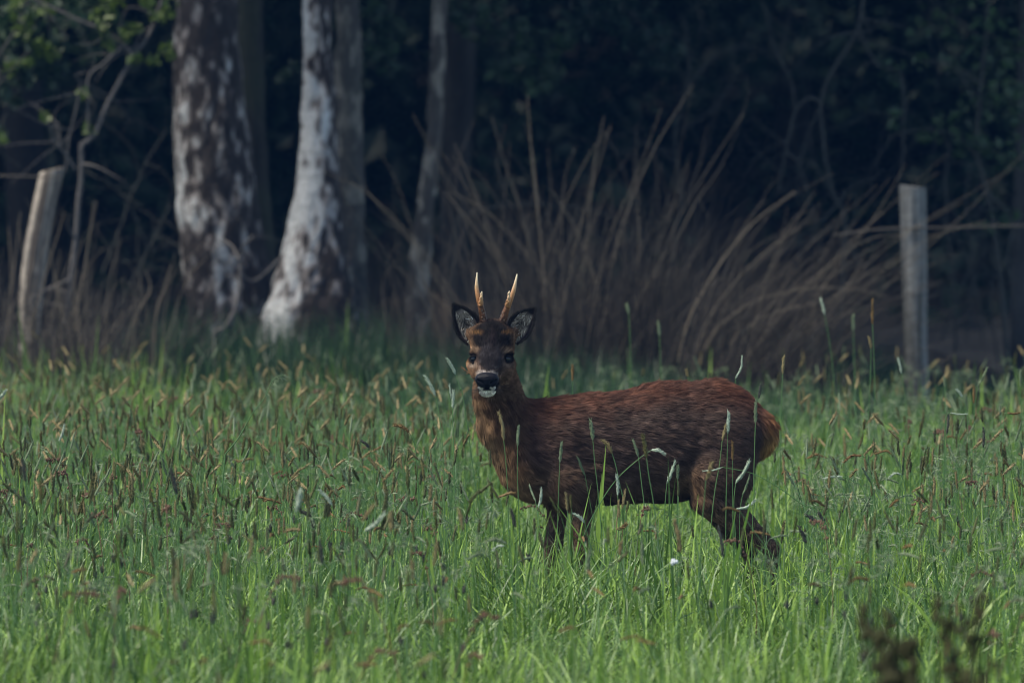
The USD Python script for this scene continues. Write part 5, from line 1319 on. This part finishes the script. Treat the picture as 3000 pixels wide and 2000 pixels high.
def leafy_clump(name, label, px, Y, n, h, width, seed, mat, lean=0.5):
    rng = np.random.default_rng(seed)
    t = thing(name, label, 'grass', ((px - 1500) / FPX * Y, Y, 0))
    for k in range(n):
        b = np.array([(px - 1500) / FPX * Y + rng.normal(0, 0.05), Y + rng.normal(0, 0.06), -0.01])
        obj('blade', blade(b, h * rng.uniform(0.6, 1.1), abs(rng.normal(lean, 0.2)), rng.choice([0.15, 2.9]) + rng.normal(0, 0.5), width * rng.uniform(0.7, 1.2), rng, 0.6, 7), mat, t)
leafy_clump('broad_leaf_clump', 'clump of broad dark green blades, the widest in the meadow, beyond the hind legs', 2760, 20.6, 26, 0.40, 0.014, 701, M['grass'], 0.45)
leafy_clump('broad_leaf_clump', 'few broad bright blades rising over the hind hoof', 2215, 22.4, 7, 0.40, 0.011, 702, M['stalk'], 0.2)
leafy_clump('broad_leaf_clump', 'broad blades in the shade at the picture edge', 2985, 21.6, 12, 0.36, 0.014, 703, M['grass'], 0.6)
leafy_clump('broad_leaf_clump', 'tall bluish clump of straight blades in the grass before the deer\'s chest', 1190, 22.6, 30, 0.36, 0.006, 704, M['pale_grass'], 0.12)

# ------------------------------------------------------------------ brown sweet-smelling spikes, red sorrel, tan nodding heads: counted plants
def spike_plant(seed, h, head_len, r, mat, bend=0.0, label=None, name='brown_spike_stalk', group=None, leaf=True):
    rng = np.random.default_rng(seed)
    d = np.array([math.cos(seed), math.sin(seed), 0])
    top = np.array([0, 0, h]) + d * (0.04 + bend * 0.5) * h
    sp = smooth_path([[0, 0, -0.01], [0, 0, h * 0.5], top], 12)
    ax = unit(top - sp[-3] + d * bend * 0.02 * 3 + [0, 0, 0])
    if bend > 0: ax = unit(ax + d * bend * 1.4 - [0, 0, bend * 0.5])
    tip = top + ax * head_len
    return tube(sp, np.linspace(1.2, 0.8, 12) / 1000, 4), spindle(top, tip, d * bend * head_len * 0.2 + np.array([0, 0, 0.15 * bend * head_len]), r, rng, 26, 9, 6, bristle=True)

def region_weight(x, y):
    px = x / y * FPX + 1500
    left = np.clip((1420 - px) / 120, 0.0, 1.0); right = np.clip((px - 2200) / 200, 0, 1) * 0.45
    dep = np.interp(y, [17, 20, 22, 30, 33, 36], [0.10, 0.35, 1, 1, 0.6, 0.05])
    return np.maximum(np.maximum(left, right), 0.10) * dep

rng = np.random.default_rng(810)
cx_, cy_ = scatter(13000, 16.0, 36.0, 0.5, rng)
k = rng.uniform(size=len(cx_)) < region_weight(cx_, cy_) * 0.58 * (0.45 + 1.1 * meshkit.noise(np.stack([cx_ * 1.6, cy_ * 0.8, 0 * cx_], -1), 17))
cx_, cy_ = cx_[k], cy_[k]
in_view = np.abs(cx_) < half_w(cy_) * 0.995
order = np.argsort(np.where(in_view & (cy_ > 19.5), cy_, 1e3))
ind = order[:200]
rest = np.setdiff1d(np.arange(len(cx_)), ind)
spikes = []
for s in range(6):
    st, hd_ = spike_plant(20 + s, 0.37 + 0.02 * s, 0.042 + 0.006 * (s % 4), 0.0037 + 0.0004 * (s % 3), None, [0, 0, 0.05, 0.12, 0, 0.25][s])
    t = thing('brown_spike_stalk', 'slim stalk with a dark brown seed spike among the meadow grass', 'grass stalk', (0, 0, 0), group='brown seed spikes scattered through the meadow')
    obj('stem', st, M['stalk'], t, smooth=True); obj('seed_spike', hd_, M['brown_spike'], t)
    spikes.append((t, st, hd_))
def spike_scale(y, rng): return rng.uniform(0.78, 1.18)
for q, i in enumerate(ind):
    s = spike_scale(cy_[i], rng)
    if q < 6:
        UsdGeom.XformCommonAPI(spikes[q][0]).SetTranslate(Gf.Vec3d(float(cx_[i]), float(cy_[i]), 0))
    else:
        copy_of(spikes[q % 6][0], 'brown_spike_stalk', (cx_[i], cy_[i], 0), rng.uniform(0, 360), (1, 1, s), tilt=(rng.normal(0, 3), rng.normal(0, 3)))
n = len(rest)
both, mats2 = [], []
for t, st, hd_ in spikes:
    both.append(hd_); mats2.append([M['brown_spike'], M['fox_tan'], M['fox_brown'], M['fox_green'], M['brown_spike'], M['fox_tan']][len(mats2)])
qz = yaw_tilt_quats(n, rng, 0.06); ki = rng.integers(0, 6, n); zs = rng.uniform(0.78, 1.18, n)
instancer('brown_seed_spikes', both + [s[1] for s in spikes], np.concatenate([ki, ki + 6]), np.tile(np.stack([cx_[rest], cy_[rest], 0 * zs], 1), (2, 1)), np.tile(qz, (2, 1)),
          np.tile(np.stack([np.ones(n), np.ones(n), zs], 1), (2, 1)), 'countless brown, tan and greenish seed spikes farther back in the meadow grass', mats2 + [M['stalk']] * 6, cat='grass')

def counted(name, label, group, cat, protos, mats, spots, rng, zrange=(0.8, 1.2)):
    made = []
    for q, (x, y) in enumerate(spots):
        if q < len(protos):
            t = thing(name, label, cat, (0, 0, 0), group=group)
            for (pn, mesh), mt in zip(protos[q], mats):
                obj(pn, mesh, mt, t, kind='stuff' if pn == 'flower_spray' else None)
            UsdGeom.XformCommonAPI(t).SetTranslate(Gf.Vec3d(float(x), float(y), 0)); made.append(t)
        else:
            copy_of(made[q % len(made)], name, (x, y, 0), rng.uniform(0, 360), (1, 1, rng.uniform(*zrange)), tilt=(rng.normal(0, 5), rng.normal(0, 5)))

def sorrel(seed):
    rng = np.random.default_rng(seed); h = rng.uniform(0.32, 0.42)
    d = np.array([math.cos(seed * 2.1), math.sin(seed * 2.1), 0]); top = np.array([0, 0, h]) + d * 0.06
    sp = smooth_path([[0, 0, -0.01], [0, 0, h * 0.55], top, top + d * 0.05 + [0, 0, 0.01]], 16)
    bl = []
    for k in range(40):
        i = rng.integers(9, 16); c = sp[i] + rng.normal(0, 0.0035, 3)
        o = trimesh.creation.icosphere(0, rng.uniform(0.0016, 0.0032))
        bl.append((np.asarray(o.vertices) * [1, 1, 1.4] + c, np.asarray(o.faces)))
    return [('stem', tube(sp, np.linspace(1.6, 0.9, 16) / 1000, 4)), ('flower_spray', join(bl))]
def nodding(seed):
    rng = np.random.default_rng(seed)
    st, hd_ = spike_plant(seed, rng.uniform(0.30, 0.40), rng.uniform(0.04, 0.06), 0.0036, None, rng.uniform(0.5, 0.9))
    return [('stem', st), ('seed_head', hd_)]
def bud(seed):
    rng = np.random.default_rng(seed); h = rng.uniform(0.26, 0.34)
    st = tube(smooth_path([[0, 0, -0.01], [0.004, 0, h * 0.5], [0.015, 0.004, h]], 10), 0.0011, 4)
    return [('stem', st), ('seed_knob', spindle([0.015, 0.004, h - 0.002], [0.018, 0.005, h + 0.017], np.zeros(3), 0.0052, rng, 18, 7, 7, bristle=False))]
rng = np.random.default_rng(820)
def spots(n, y0, y1, wfn):
    x, y = scatter(n * 12, y0, y1, -0.02, rng)
    k = rng.uniform(size=len(x)) < wfn(x, y)
    return list(zip(x[k][:n], y[k][:n]))
pxf = lambda x, y: x / y * FPX + 1500
counted('red_sorrel', 'reddish sorrel spray rising from the meadow grass', 'red sorrel sprays scattered through the meadow', 'wildflower', [sorrel(k) for k in range(5)], [M['sorrel'], M['sorrel']], spots(60, 17.5, 31, lambda x, y: np.where(np.abs(pxf(x, y) - 1850) < 500, 0.15, 0.7)), rng)
counted('nodding_stalk', 'tan nodding seed head bowed over in the meadow grass', 'tan nodding seed heads scattered through the meadow', 'grass stalk', [nodding(k + 40) for k in range(6)], [M['stalk'], M['fox_rust']], spots(130, 16.5, 29, lambda x, y: np.where((np.abs(pxf(x, y) - 1850) < 450) & (y > 20), 0.12, 0.6)), rng)
counted('pale_nodding_stalk', 'silvery nodding seed head bowed over in the meadow grass', 'silvery nodding seed heads scattered through the meadow', 'grass stalk', [nodding(k + 60) for k in range(6)], [M['stalk'], M['fox_green']], spots(150, 18.5, 34, lambda x, y: np.where((np.abs(pxf(x, y) - 1850) < 450) & (y > 20), 0.10, 0.6)), rng)
counted('plantain', 'dark knob of plantain on a short stalk in the meadow grass', 'dark plantain knobs low in the meadow', 'wildflower', [bud(k + 80) for k in range(3)], [M['stalk'], M['fox_dark']], spots(70, 17.5, 23, lambda x, y: np.where(pxf(x, y) < 1300, 0.7, 0.2)), rng)
# feathery pale panicles: too many and too fine to count
pan = [panicle([0, 0, 0], 0.34 + 0.02 * k, 0.05 + 0.015 * k, k * 1.1, np.random.default_rng(900 + k)) for k in range(5)]
px_, py_ = scatter(3200, 19.0, 36.0, 0.4, rng)
k = rng.uniform(size=len(px_)) < np.where(np.abs(pxf(px_, py_) - 1850) < 450, np.where(py_ > 26, 0.3, 0.05), 0.6)
px_, py_ = px_[k], py_[k]; n = len(px_); ki = rng.integers(0, 5, n); qz = yaw_tilt_quats(n, rng, 0.1); zs = rng.uniform(0.75, 1.2, n)
instancer('feathery_grass_heads', [p[1] for p in pan] + [p[0] for p in pan], np.concatenate([ki, ki + 5]), np.tile(np.stack([px_, py_, 0 * zs], 1), (2, 1)), np.tile(qz, (2, 1)), np.tile(np.stack([np.ones(n), np.ones(n), zs], 1), (2, 1)),
          'fine silvery feathery grass heads all over the meadow', [M['fox_green']] * 5 + [M['stalk']] * 5, cat='grass')

# ------------------------------------------------------------------ dark dock plants close to the lens
def dock(px, Y, h, seed, label):
    rng = np.random.default_rng(seed)
    b = np.array([(px - 1500) / FPX * Y, Y, 0.0])
    t = thing('dock_plant', label, 'plant', b)
    for k in range(4):
        d = np.array([rng.normal(0, 0.12), rng.normal(0, 0.08), 0])
        sp = smooth_path([b + [0, 0, -0.02], b + d * 0.5 + [0, 0, h * 0.5], b + d + [0, 0, h * rng.uniform(0.85, 1.05)]], 20)
        obj('stem', tube(sp, np.linspace(4, 1.6, 20) / 1000, 6), M['dock'], t, smooth=True)
        bl = []
        for _ in range(120):
            c = sp[rng.integers(5, 20)] + rng.normal(0, 0.014, 3) * [1, 1, 0.9]
            o = trimesh.creation.icosphere(0, rng.uniform(0.005, 0.011))
            bl.append((np.asarray(o.vertices) * [1, 1, 1.3] + c, np.asarray(o.faces)))
        obj('seed_cluster', join(bl), M['dock'], t, kind='stuff')
    for k in range(7):
        obj('leaf', blade(b + rng.normal(0, 0.02, 3) * [1, 1, 0], h * rng.uniform(0.5, 0.85), abs(rng.normal(0.35, 0.15)), rng.uniform(0, 6.28), 0.035, rng, 0.6, 7), M['dock'], t)
dock(2800, 14.0, 0.635, 951, 'dark blurred dock plant, tallest of those in the near corner')
dock(2900, 13.9, 0.60, 952, 'dark blurred dock plant in the near corner, between its two neighbours')
dock(2985, 14.0, 0.65, 953, 'dark blurred dock plant cut by the edge of the near corner')
